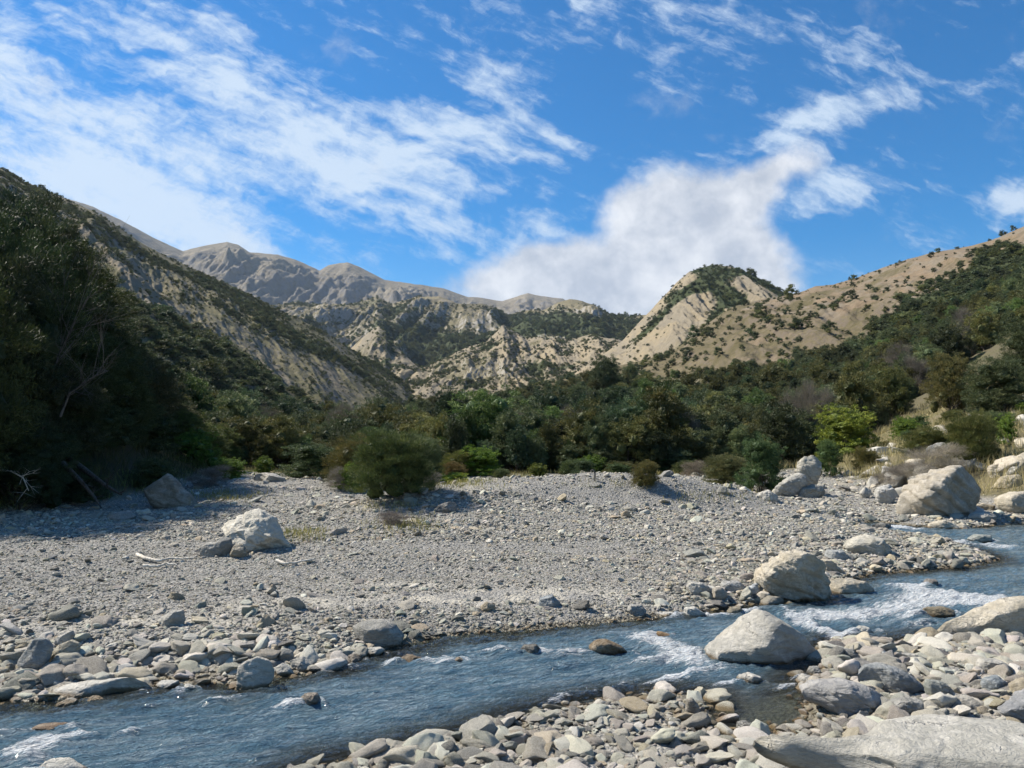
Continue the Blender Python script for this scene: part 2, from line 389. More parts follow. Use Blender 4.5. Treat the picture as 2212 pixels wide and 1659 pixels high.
near = 1 - sstep(0.2, 1.2, YY - (7.6 + 0.0 * XX) - np.clip(XX - 1.2, 0, 3) * 1.25)          # the near cobble bar is low and wet
pos_sd = np.clip(SD, 0, None)
bank = 0.13 * (1 - np.exp(-pos_sd / .35)) + 0.26 * (1 - np.exp(-pos_sd / 5.0))
bankn = 0.045 * (1 - np.exp(-pos_sd / .3)) + 0.10 * (1 - np.exp(-pos_sd / 3.0)) + 0.05 * fbm(XX * 1.3, YY * 1.3, o=3)
land = bank * (1 - near) + bankn * near
bed = -0.55 * (1 - np.exp(-np.clip(-SD, 0, None) / 1.3))
shal = gauss(XX, YY, 2.1, 6.6, 1.3, .9)
bed *= (1 - 0.6 * shal)
Zb = WSL * YY + np.where(SD > 0, land, bed)
for (xd, yd, sx_, sy_, h) in [(1230, 1074, 4.6, 1.7, .62), (1440, 1078, 3.2, 1.5, .45), (1060, 1088, 2.6, 1.4, .3), (1010, 1100, 2.2, 1.6, .18), (560, 1050, 3.5, 3, .3), (1700, 1130, 3.0, 1.0, .22), (900, 1090, 2.5, 1.5, .2)]:
    cx, cy = hit_plane(xd, yd, .5); Zb += h * gauss(XX, YY, cx, cy, sx_, sy_) * sstep(0, .6, SD)
lw = sstep(0.3, 3.0, SD) * (1 - near)
Zb -= .02 * np.clip(YY - 28, 0, 30) * (1 - sstep(.25, .4, np.abs(UU)))
Zb += lw * (0.12 * fbm(XX * .35, YY * .8, o=4) + 0.17 * (ridged(XX * .12 + 3, YY * .45 + XX * .05, o=2) - .6))
Zb += 0.035 * fbm(XX * 2.2, YY * 2.2, o=3) * sstep(-.2, .4, SD)
Zt = table_z(UU, YY) + fbm(XX * .12, YY * .12, o=4) * np.clip(YY - 32, 0, 60) * .02 + fbm(XX * .6, YY * .6, o=3) * .25 * sstep(20, 28, YY)
Zt = np.where(YY < 13, -5, Zt)
k = 0.15
GZ = np.maximum(Zb, Zt) + k * np.exp(-np.abs(Zb - Zt) / k) * 0.35
tabw = sstep(0.0, 0.5, Zt - Zb)
SILT = np.zeros_like(XX)
for (xd, yd, rx, ry, s_) in [(60, 1362, 170, 10, 1), (330, 1338, 260, 12, 1.1), (250, 1352, 200, 10, .7), (700, 1300, 260, 12, .9), (1010, 1290, 260, 12, 1.3), (1170, 1278, 180, 9, 1.3), (900, 1262, 150, 7, 1),
                             (1420, 1262, 120, 7, 1), (1340, 1290, 150, 8, .7), (560, 1315, 150, 9, .6), (1250, 1080, 60, 20, .0), (1050, 1052, 90, 8, 1.1)]:
    dx, dy = to_d(XX, YY, GZ)
    SILT += s_ * np.exp(-((dx - xd) / rx) ** 2 - ((dy - yd) / ry) ** 2)
SILT = np.clip(SILT * (.85 + .9 * fbm(XX * .7, YY * 2.2, o=4)), 0, 1.1)
GRASS = sstep(0.1, 0.7, tabw) * sstep(.12, .25, UU) * (YY > 15)
GRASS = np.maximum(GRASS, sstep(36, 44, YY + 7 * fbm(XX * .22, YY * .15)))
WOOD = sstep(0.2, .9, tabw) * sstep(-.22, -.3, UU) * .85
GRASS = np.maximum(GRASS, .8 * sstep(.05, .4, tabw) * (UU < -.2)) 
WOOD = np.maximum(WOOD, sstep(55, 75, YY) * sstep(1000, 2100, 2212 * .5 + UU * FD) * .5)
def gsample(A, x, y):
    u_ = np.asarray(x) / np.asarray(y)
    fu = np.clip((u_ - GU[0]) / (GU[1] - GU[0]), 0, len(GU) - 1.001)
    fy = np.clip((np.log(np.clip(y, 1.2, 329)) - math.log(1.2)) / (math.log(330) - math.log(1.2)) * (len(GY) - 1), 0, len(GY) - 1.001)
    i = fu.astype(int); j = fy.astype(int); a = fu - i; b = fy - j
    return (A[j, i] * (1 - a) + A[j, i + 1] * a) * (1 - b) + (A[j + 1, i] * (1 - a) + A[j + 1, i + 1] * a) * b
def ground_z(x, y): return gsample(GZ, np.asarray(x, float), np.asarray(y, float))
def hit(xd, yd, ymin=3.0, ymax=320.0):
    u_, v_ = uv(xd, yd); ys = np.exp(np.linspace(math.log(ymin), math.log(ymax), 1500))
    g = ground_z(u_ * ys, ys) - (CAM_H + v_ * ys); k_ = np.argmax(g > 0)
    y = ys[k_] if g[k_] > 0 else ymax
    return float(u_ * y), float(y), float(ground_z(np.array([u_ * y]), np.array([y]))[0])
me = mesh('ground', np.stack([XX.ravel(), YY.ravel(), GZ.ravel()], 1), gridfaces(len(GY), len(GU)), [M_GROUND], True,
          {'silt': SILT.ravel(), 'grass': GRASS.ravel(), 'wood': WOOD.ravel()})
tag(obj('ground', me), 'grey gravel river flat rising to wooded banks', kind='structure')

# a wide valley floor below everything, reaching the horizon
gx = np.linspace(-14000, 14000, 60); gy = np.concatenate([[-9000, -3000, -800, -200, -50, -10, -2, 1.3], np.linspace(331, 16000, 50)])
GX2, GY2 = np.meshgrid(gx, gy)
ZV = np.where(GY2 < 331, -1.2, np.interp(GY2, [331, 1500, 6000, 16000], [-4, 6, 60, 60]))
M_FAR = mat_hill('valley_grass', (.20, .17, .10), (.28, .24, .15), (.4, .36, .28), (.25, .24, .22))
me = mesh('valley_floor', np.stack([GX2.ravel(), GY2.ravel(), ZV.ravel()], 1), gridfaces(len(gy), len(gx)), [M_FAR], True,
          {'veg': np.zeros(GX2.size), 'scree': np.zeros(GX2.size)})
tag(obj('valley_floor', me), 'wide valley floor under the hills', kind='structure')

# ------------------------------------------------------------------ hills
def in_poly(x, y, P):
    ins = np.zeros(x.shape, bool)
    for k_ in range(len(P)):
        ax, ay = P[k_]; bx, by = P[(k_ + 1) % len(P)]
        ins ^= ((ay > y) != (by > y)) & (x < (bx - ax) * (y - ay) / (by - ay + 1e-9) + ax)
    return ins
LAY = {}
def layer(name, sil, yr, yb, based, prof, nu, nt, relief, mat, veg, scree, label, seed, back=0.35, jag=1.0, gdir=0.0):
    """sil: ridge line; yr, yb: distance of the ridge and of the foot; relief: list of (wavelength across, along, amp, kind)"""
    xs = np.array([p[0] for p in sil], float); ys = np.array([p[1] for p in sil], float)
    us, vs = uv(xs, ys); ucol = np.linspace(us.min(), us.max(), nu)
    o_ = np.argsort(us); us, vs, xs = us[o_], vs[o_], xs[o_]
    v_ = np.interp(ucol, us, vs); xcol = np.interp(ucol, us, xs)
    Yr = np.interp(xcol, *zip(*yr)); Yb = np.interp(xcol, *zip(*yb))
    _, vb = uv(np.full(nu, CXD), np.interp(xcol, *zip(*based)))
    Zr = CAM_H + v_ * Yr; Zbase = CAM_H + vb * Yb
    t = np.concatenate([np.linspace(0, 1, nt), 1 + np.linspace(0, 1, nt // 5)[1:] * back])
    tt, uu = np.meshgrid(t, ucol, indexing='ij')
    Y_ = Yb + (Yr - Yb) * tt
    f = np.where(tt <= 1, np.clip(tt, 0, 1) ** prof, 1 - 1.6 * (tt - 1) ** 1.3 / back * 1.0)
    Z_ = Zbase + (Zr - Zbase) * f
    X_ = uu * Y_
    amp = np.maximum(Zr - Zbase, 10)[None, :] * np.ones_like(tt)
    win = sstep(-.05, .25, tt) * (1 - sstep(.72, 1.0, tt) * (1 - .12 * jag))
    D = 0
    Xr = X_ * math.cos(gdir) + Y_ * math.sin(gdir); Yq = -X_ * math.sin(gdir) + Y_ * math.cos(gdir)
    wx = fbm(X_ / 260 + seed, Y_ / 260, o=3) * 60
    for (la, lb, a, kd) in relief:
        q = ridged((Xr + wx * la / 300) / la + seed, (Yq + wx) / lb + seed * 2, Z_ / lb * .3, o=5) - .62 if kd == 'r' else fbm(Xr / la + seed, Yq / lb, Z_ / la * .5, o=5)
        D = D + a * q
    Z_ = Z_ + D * amp * win
    dx, dy = to_d(X_, Y_, Z_)
    ve = veg(dx, dy, X_, Y_, D) if callable(veg) else np.full(X_.shape, veg)
    se = scree(dx, dy, X_, Y_, D) if callable(scree) else np.full(X_.shape, scree)
    ve = np.clip(ve + 0 * X_, 0, 1); se = np.clip(se + 0 * X_, 0, 1)
    me = mesh(name, np.stack([X_.ravel(), Y_.ravel(), Z_.ravel()], 1), gridfaces(len(t), nu), [mat], True, {'veg': ve.ravel(), 'scree': se.ravel()})
    ob = obj(name, me); tag(ob, label, kind='structure')
    LAY[name] = (X_, Y_, Z_, ve, nt)
    return ob
HM = lambda nm, sc0=1.0, f=1.0, **k_: mat_hill(nm, k_.get('g0', (.14, .125, .07)), k_.get('g1', (.22, .19, .12)), k_.get('s', (.285, .235, .155)), k_.get('r', (.25, .235, .21)), f, sc0)
M_MTN = HM('mountain_scree', .5, 5.0, g0=(.165, .145, .11), g1=(.27, .23, .16), s=(.29, .25, .18), r=(.15, .145, .14))
M_MID = HM('mid_ridge_ground', .6, 1.6)
M_NEARH = HM('hillside_ground', 1.2, .8, g0=(.11, .105, .055), g1=(.195, .17, .10), s=(.24, .20, .135), r=(.165, .15, .125))
M_RIGHT = HM('brown_hillside_ground', 1.4, .7, g0=(.105, .09, .048), g1=(.17, .14, .082), s=(.20, .15, .098), r=(.11, .09, .068))

nz = lambda X, Y, s, o=5, sd=0: fbm(X / s + sd, Y / s - sd, o=o)
def blobD(dx, dy, L):
    r = 0
    for (cx, cy, rx, ry, ang, s) in L:
        c, n_ = math.cos(R(ang)), math.sin(R(ang)); a = ((dx - cx) * c + (dy - cy) * n_) / rx; b = (-(dx - cx) * n_ + (dy - cy) * c) / ry
        r = r + s * np.exp(-(a * a + b * b))
    return r
layer('far_mountains', [(-300, 330), (100, 415), (200, 445), (260, 473), (330, 512), (395, 541), (430, 531), (465, 526), (490, 521), (515, 528), (540, 545), (600, 550), (640, 562), (690, 584), (710, 573), (750, 567),
       (775, 575), (830, 604), (900, 615), (960, 622), (1010, 640), (1040, 642), (1085, 650), (1110, 642), (1140, 633), (1170, 640), (1215, 645), (1300, 690), (1500, 720)],
      [(-300, 3200), (400, 4800), (1500, 6000)], [(-300, 1500), (400, 2200), (800, 2600), (1500, 3000)], [(-300, 700), (1500, 760)], 1.15, 520, 260,
      [(1000, 3200, .34, 'r'), (230, 1500, .13, 'r'), (80, 700, .075, 'r'), (28, 220, .03, 'r')], M_MTN,
      lambda dx, dy, X, Y, D: .16 + .3 * nz(X, Y, 500) - .2 * (dy < 600), lambda dx, dy, X, Y, D: .38 + .6 * nz(X, Y, 400, 5, 3) + .35 * D,
      'bare grey mountain range with two rounded peaks behind the ridges', 1.7, jag=.5)
layer('middle_ridge', [(380, 600), (560, 668), (640, 652), (700, 658), (770, 656), (814, 640), (847, 656), (897, 640), (950, 642), (987, 655), (1040, 657), (1071, 665), (1097, 678), (1140, 669),
       (1174, 668), (1205, 652), (1230, 645), (1257, 649), (1284, 659), (1327, 682), (1360, 683), (1394, 681), (1440, 690), (1600, 760)],
      [(380, 2000), (800, 2200), (1000, 1900), (1100, 2100), (1600, 1700)], [(380, 1000), (1600, 1150)], [(380, 850), (1600, 850)], 1.0, 620, 300,
      [(330, 1200, .36, 'r'), (100, 600, .13, 'r'), (32, 220, .05, 'r')], M_MID,
      lambda dx, dy, X, Y, D: .36 + .75 * nz(X, Y, 180) - .55 * D + blobD(dx, dy, [(930, 740, 110, 50, 20, .6), (1280, 705, 130, 22, 3, .9), (1120, 700, 90, 25, 10, .4), (1010, 760, 120, 20, -20, .5), (700, 700, 60, 30, 0, .1), (950, 650, 80, 12, 0, -.35), (1250, 660, 50, 10, 15, -.4)]),
      lambda dx, dy, X, Y, D: .30 + .9 * D + .4 * nz(X, Y, 120, 4, 5), 'rounded ridge patched with dark bush in front of the bare mountains', 4.2, jag=.8)
layer('scree_spurs_left', [(640, 860), (720, 800), (757, 752), (790, 722), (817, 704), (833, 715), (845, 738), (885, 776), (920, 810), (980, 850)],
      [(640, 1250), (817, 1150), (980, 900)], [(640, 800), (980, 720)], [(640, 890), (980, 880)], .9, 200, 180, [(70, 400, .17, 'r'), (26, 160, .07, 'r'), (11, 50, .028, 'r')], M_MID,
      lambda dx, dy, X, Y, D: .34 + .7 * nz(X, Y, 70) - .4 * D, lambda dx, dy, X, Y, D: .62 + .5 * D + .3 * nz(X, Y, 60), 'pale scree spur with scattered bush left of the valley head', 8.8)
layer('scree_spurs', [(780, 860), (850, 828), (885, 800), (930, 788), (970, 768), (1014, 749), (1050, 738), (1087, 702), (1110, 716), (1137, 729), (1170, 728), (1213, 732), (1245, 730), (1276, 722), (1310, 730), (1336, 733), (1380, 750), (1440, 800)],
      [(780, 1000), (1100, 1300), (1440, 1100)], [(780, 620), (1440, 620)], [(780, 890), (1440, 890)], .85, 420, 260, [(75, 700, .19, 'r'), (26, 260, .085, 'r'), (11, 60, .03, 'r')], M_MID,
      lambda dx, dy, X, Y, D: .34 + .8 * nz(X, Y, 60) - .5 * D, lambda dx, dy, X, Y, D: .72 + .5 * D + .3 * nz(X, Y, 60) - .5 * np.exp(-((dx - 1020) / 90)**2 - ((dy - 800) / 30)**2), 'pale fluted scree spurs with gullies in the centre of the valley', 12.1)
layer('dome_hill', [(1180, 850), (1250, 800), (1300, 768), (1345, 735), (1372, 705), (1394, 682), (1430, 645), (1460, 612), (1490, 588), (1520, 576), (1550, 572), (1590, 578), (1640, 600), (1690, 628), (1740, 640), (1900, 700)],
      [(1180, 760), (1550, 1000), (1900, 900)], [(1180, 420), (1900, 450)], [(1180, 870), (1900, 880)], .95, 420, 280, [(90, 480, .22, 'r'), (28, 200, .075, 'r'), (10, 50, .025, 'r')], M_MID,
      lambda dx, dy, X, Y, D: .10 + .55 * nz(X, Y, 40) + blobD(dx, dy, [(1545, 585, 60, 13, 5, 1.0), (1500, 622, 60, 13, -22, 1.0), (1580, 640, 60, 24, 30, .9), (1660, 618, 60, 10, 32, 1.0), (1545, 690, 22, 40, 20, .7), (1420, 690, 80, 9, -45, .7), (1480, 745, 60, 12, -30, .4)]),
      lambda dx, dy, X, Y, D: .75 + .4 * D + .3 * nz(X, Y, 50), 'dome shaped hill with a cap of bush and cream scree faces', 15.5)
layer('left_hill', [(-700, 100), (-300, 260), (0, 366), (60, 396), (130, 424), (200, 456), (250, 487), (300, 520), (370, 560), (440, 590), (500, 615), (570, 650), (620, 678), (700, 715), (760, 755), (830, 796), (870, 825), (900, 852), (960, 900)],
      [(-700, 420), (0, 520), (500, 700), (960, 760)], [(-700, 120), (0, 150), (300, 220), (700, 420), (960, 620)], [(-700, 900), (960, 925)], .95, 700, 420,
      [(120, 380, .15, 'r'), (32, 200, .065, 'r'), (11, 60, .022, 'r'), (5, 10, .006, 'n')], M_NEARH,
      lambda dx, dy, X, Y, D: .38 + .85 * nz(X, Y, 55) - .5 * D + blobD(dx, dy, [(330, 560, 160, 12, 33, .22), (620, 720, 200, 14, 34, .5), (300, 680, 120, 25, 30, .4), (200, 560, 120, 22, 40, -.5), (330, 620, 90, 22, 40, -.45), (600, 800, 160, 28, 40, -.55), (760, 840, 100, 22, 40, -.5)]),
      lambda dx, dy, X, Y, D: .12 + .7 * nz(X, Y, 45, 4, 9) + blobD(dx, dy, [(640, 850, 150, 14, 43, 1.0), (230, 540, 110, 20, 42, .7), (330, 640, 90, 22, 42, .5), (720, 820, 50, 20, 45, .5)]),
      'long steep hillside of scrub and bare ground falling from the upper left', 21.3, gdir=.5)
layer('forested_spur', [(-400, 350), (100, 600), (200, 615), (260, 640), (330, 672), (400, 712), (480, 750), (560, 800), (640, 848), (700, 892), (745, 935), (790, 960)],
      [(-400, 200), (300, 260), (790, 330)], [(-400, 100), (300, 130), (790, 230)], [(-400, 1000), (790, 985)], .95, 300, 200, [(50, 120, .12, 'r'), (14, 24, .04, 'n')], M_NEARH,
      lambda dx, dy, X, Y, D: .54 + 1.0 * nz(X, Y, 22) - blobD(dx, dy, [(690, 880, 45, 9, 50, 1.2), (610, 840, 40, 8, 45, 1.0), (450, 760, 50, 6, 60, .9), (270, 760, 30, 30, 0, 1.1), (620, 900, 30, 10, 30, .7), (250, 830, 30, 18, 30, .8)]),
      lambda dx, dy, X, Y, D: .3, 'dark wooded spur below the long left hillside', 25.1)
layer('right_hill', [(1080, 850), (1200, 822), (1330, 792), (1400, 775), (1460, 755), (1500, 722), (1540, 690), (1580, 664), (1630, 650), (1690, 640), (1725, 632), (1760, 618), (1800, 613), (1850, 600), (1900, 581), (1960, 561), (2020, 545), (2100, 530), (2160, 510), (2212, 488), (2500, 400), (2900, 300)],
      [(1080, 420), (1700, 560), (2212, 420), (2900, 330)], [(1080, 300), (2212, 250), (2900, 200)], [(1080, 880), (1600, 850), (2212, 760), (2900, 560)], .9, 560, 330,
      [(80, 320, .17, 'r'), (22, 140, .085, 'r'), (8, 30, .034, 'r'), (4, 6, .012, 'n')], M_RIGHT,
      lambda dx, dy, X, Y, D: .14 + .6 * nz(X, Y, 22) - .5 * D + .85 * sstep(-45, 25, (dx - 1975) * .61 + (dy - 655) * .795) * sstep(515, 550, dy) - .25 * (dy < 640),
      lambda dx, dy, X, Y, D: .18 + .8 * nz(X, Y, 30, 5, 2) + .5 * sstep(730, 610, dy) + .8 * D, 'brown grassy hillside rising to the upper right', 31.9)

# ------------------------------------------------------------------ rocks
def ico(sub):
    t = (1 + 5 ** .5) / 2
    V = [(-1, t, 0), (1, t, 0), (-1, -t, 0), (1, -t, 0), (0, -1, t), (0, 1, t), (0, -1, -t), (0, 1, -t), (t, 0, -1), (t, 0, 1), (-t, 0, -1), (-t, 0, 1)]
    F = [(0, 11, 5), (0, 5, 1), (0, 1, 7), (0, 7, 10), (0, 10, 11), (1, 5, 9), (5, 11, 4), (11, 10, 2), (10, 7, 6), (7, 1, 8), (3, 9, 4), (3, 4, 2), (3, 2, 6), (3, 6, 8), (3, 8, 9), (4, 9, 5), (2, 4, 11), (6, 2, 10), (8, 6, 7), (9, 8, 1)]
    V = np.array(V, float); V /= np.linalg.norm(V[0]); F = np.array(F)
    for _ in range(sub):
        E = np.concatenate([F[:, [0, 1]], F[:, [1, 2]], F[:, [2, 0]]]); E.sort(1)
        Eu, inv = np.unique(E, axis=0, return_inverse=True); inv = inv.ravel()
        M_ = V[Eu].mean(1); M_ /= np.linalg.norm(M_, axis=1)[:, None]
        n_ = len(V); V = np.concatenate([V, M_]); m = len(F); a, b, c = inv[:m] + n_, inv[m:2*m] + n_, inv[2*m:] + n_
        F = np.concatenate([np.stack([F[:, 0], a, c], 1), np.stack([F[:, 1], b, a], 1), np.stack([F[:, 2], c, b], 1), np.stack([a, b, c], 1)])
    return V, F
ICO = {s: ico(s) for s in (1, 2, 3, 4, 5)}
def stone_mesh(seed, sub=2, ncut=9, sharp=.9):
    r = np.random.RandomState(seed); V, F = ICO[sub]; V = V.copy()
    P = V.copy()
    for _ in range(ncut):
        n_ = r.normal(size=3); n_ /= np.linalg.norm(n_); d = r.uniform(.42, .85)
        q = P @ n_; ex = np.clip(q - d, 0, None); P -= ex[:, None] * n_ * sharp
    P += (fbm(P[:, 0] * 1.6 + seed, P[:, 1] * 1.6, P[:, 2] * 1.6, o=3) * .16)[:, None] * V
    P -= P.mean(0); P /= np.abs(P).max(0)
    return P, F
STONES = []
for i in range(14):
    V_, F_ = stone_mesh(100 + i, 3, 9 + i % 6, .8 + .2 * ((i * 7) % 5) / 5)
    STONES.append(mesh('cobble_shape', V_, F_, [M_STONE], True))


def boulder(name, outl, label, group=None, tint=(.42, .40, .35), base=None, depth=.8, sub=5, rough=1.0, strat=0.5, seed=0, off=None, sink=.12, sd_=None, box=.62, cat='boulder'):
    P = np.array(outl, float)
    bx, by = P[:, 0].mean(), (P[:, 1].max() if base is None else base)
    x0, y0, z0 = hit(bx, by)
    if off is not None: x0, y0 = hit_plane(bx, by, off); z0 = float(ground_z(np.array([x0]), np.array([y0]))[0])
    wD = P[:, 0].max() - P[:, 0].min()
    dep = depth * wD / FD * y0
    Yc = y0 + dep * .34
    u_, v_ = uv(P[:, 0], P[:, 1]); px, pz = u_ * Yc, CAM_H + v_ * Yc
    zlow = pz.min()
    pz = np.where(pz < zlow + .25 * (pz.max() - zlow), pz - sink * (pz.max() - zlow) - .02, pz)
    cx, cz = (px.max() + px.min()) / 2, (pz.max() + pz.min()) / 2
    px, pz = px - cx, pz - cz
    # resample the outline by angle
    a = np.arctan2(pz, px); rr = np.hypot(px, pz)
    th = np.linspace(-math.pi, math.pi, 241)
    seg = []
    for t_ in th:
        dx, dz = math.cos(t_), math.sin(t_); best = 0
        for k_ in range(len(px)):
            ax, az = px[k_], pz[k_]; ex, ez = px[(k_ + 1) % len(px)] - ax, pz[(k_ + 1) % len(px)] - az
            den = dx * ez - dz * ex
            if abs(den) < 1e-12: continue
            s_ = (ax * ez - az * ex) / den; q = (ax * dz - az * dx) / den
            if s_ > best and -1e-6 <= q <= 1 + 1e-6: best = s_
        seg.append(best)
    seg = np.array(seg); kern = np.array([1, 2, 3, 2, 1]) / 9.; sp = np.concatenate([seg[-5:-1], seg, seg[1:5]]); seg = np.convolve(sp, kern, 'same')[4:-4]
    V, F = ICO[sub]; r = np.random.RandomState(seed + 11)
    t_ = np.arctan2(V[:, 2], V[:, 0]); ro = np.interp(t_, th, seg)
    s_ = np.sqrt(np.clip(1 - V[:, 1] ** 2, 0, 1)); c_ = V[:, 1]
    cs = np.sign(c_) * np.abs(c_) ** .9; ss = s_ ** box
    Pm = np.stack([np.cos(t_) * ro * ss, dep * .5 * cs, np.sin(t_) * ro * ss], 1)
    sz = max(np.ptp(px), np.ptp(pz)); szm = (np.ptp(px) * np.ptp(pz) * dep) ** (1 / 3)
    # front and back faces broken by planes (cuts keep the outline)
    for _ in range(11):
        n_ = r.normal(size=3) * np.array([.7, 1.0, .8]); n_[1] = -abs(n_[1]) if r.rand() < .75 else abs(n_[1]); n_ /= np.linalg.norm(n_)
        q = Pm @ n_; lim = np.percentile(q, r.uniform(80, 95)); ex = np.clip(q - lim, 0, None)
        w_ = np.abs(V[:, 1])[:, None] ** .6
        Pm -= ex[:, None] * n_ * .8 * w_
    nn = V * np.array([.5, 1.0, .5])
    q = Pm / szm * 1.0
    d = fbm(q[:, 0] * 1.5 + seed, q[:, 1] * 1.5, q[:, 2] * 1.5, o=4) * .10 + (ridged(q[:, 0] * 2.2 + seed, q[:, 1] * 2.2, q[:, 2] * 2.2, o=4) - .6) * .09
    bed_ = q[:, 2] * 3.2 + q[:, 0] * (1.0 + strat) + .8 * fbm(q[:, 0] + seed, q[:, 1], q[:, 2])
    d += strat * .05 * (np.abs(((bed_ * 1.7) % 1) - .5) * 2 - .5) + strat * .03 * pn(bed_ * 6, q[:, 0] * .6, q[:, 1])
    d += .028 * fbm(q[:, 0] * 8, q[:, 1] * 8, q[:, 2] * 8 + seed, o=4, g=.6) - .03 * sstep(.86, .97, ridged(q[:, 0] * 1.6 + 5, q[:, 1] * 1.6 + seed, q[:, 2] * 1.3, o=2))
    Pm = Pm + nn * (d * szm * rough)[:, None]
    me = mesh(name, Pm, F, [M_ROCK], True)
    o = obj(name, me, (cx, Yc, cz)); o.color = (*tint, 1)
    tag(o, label, cat, group)
    return o
C5 = lambda L: [(x / 3, 1106 + y / 3) for x, y in L]
C4 = lambda L: [(x / 3, 713.2 + y / 3) for x, y in L]
C6 = lambda L: [(737.3 + x / 3, 1042.4 + y / 3) for x, y in L]
C7 = lambda L: [(1474.7 + x / 3, 932.6 + y / 3) for x, y in L]
C8 = lambda L: [(1474.7 + x / 3, 1215.7 + y / 3) for x, y in L]
PALE, GREY, BLUE, TAN, DARK, WHITE, BROWN, CREAM = (.50, .48, .43), (.33, .325, .30), (.26, .30, .33), (.42, .36, .26), (.13, .13, .125), (.62, .60, .54), (.20, .14, .075), (.55, .49, .38)
G1, G2, G3, G4 = 'boulders standing in and beside the river', 'boulders on the gravel flat', 'boulders at the foot of the right bank', 'rocks breaking the water'
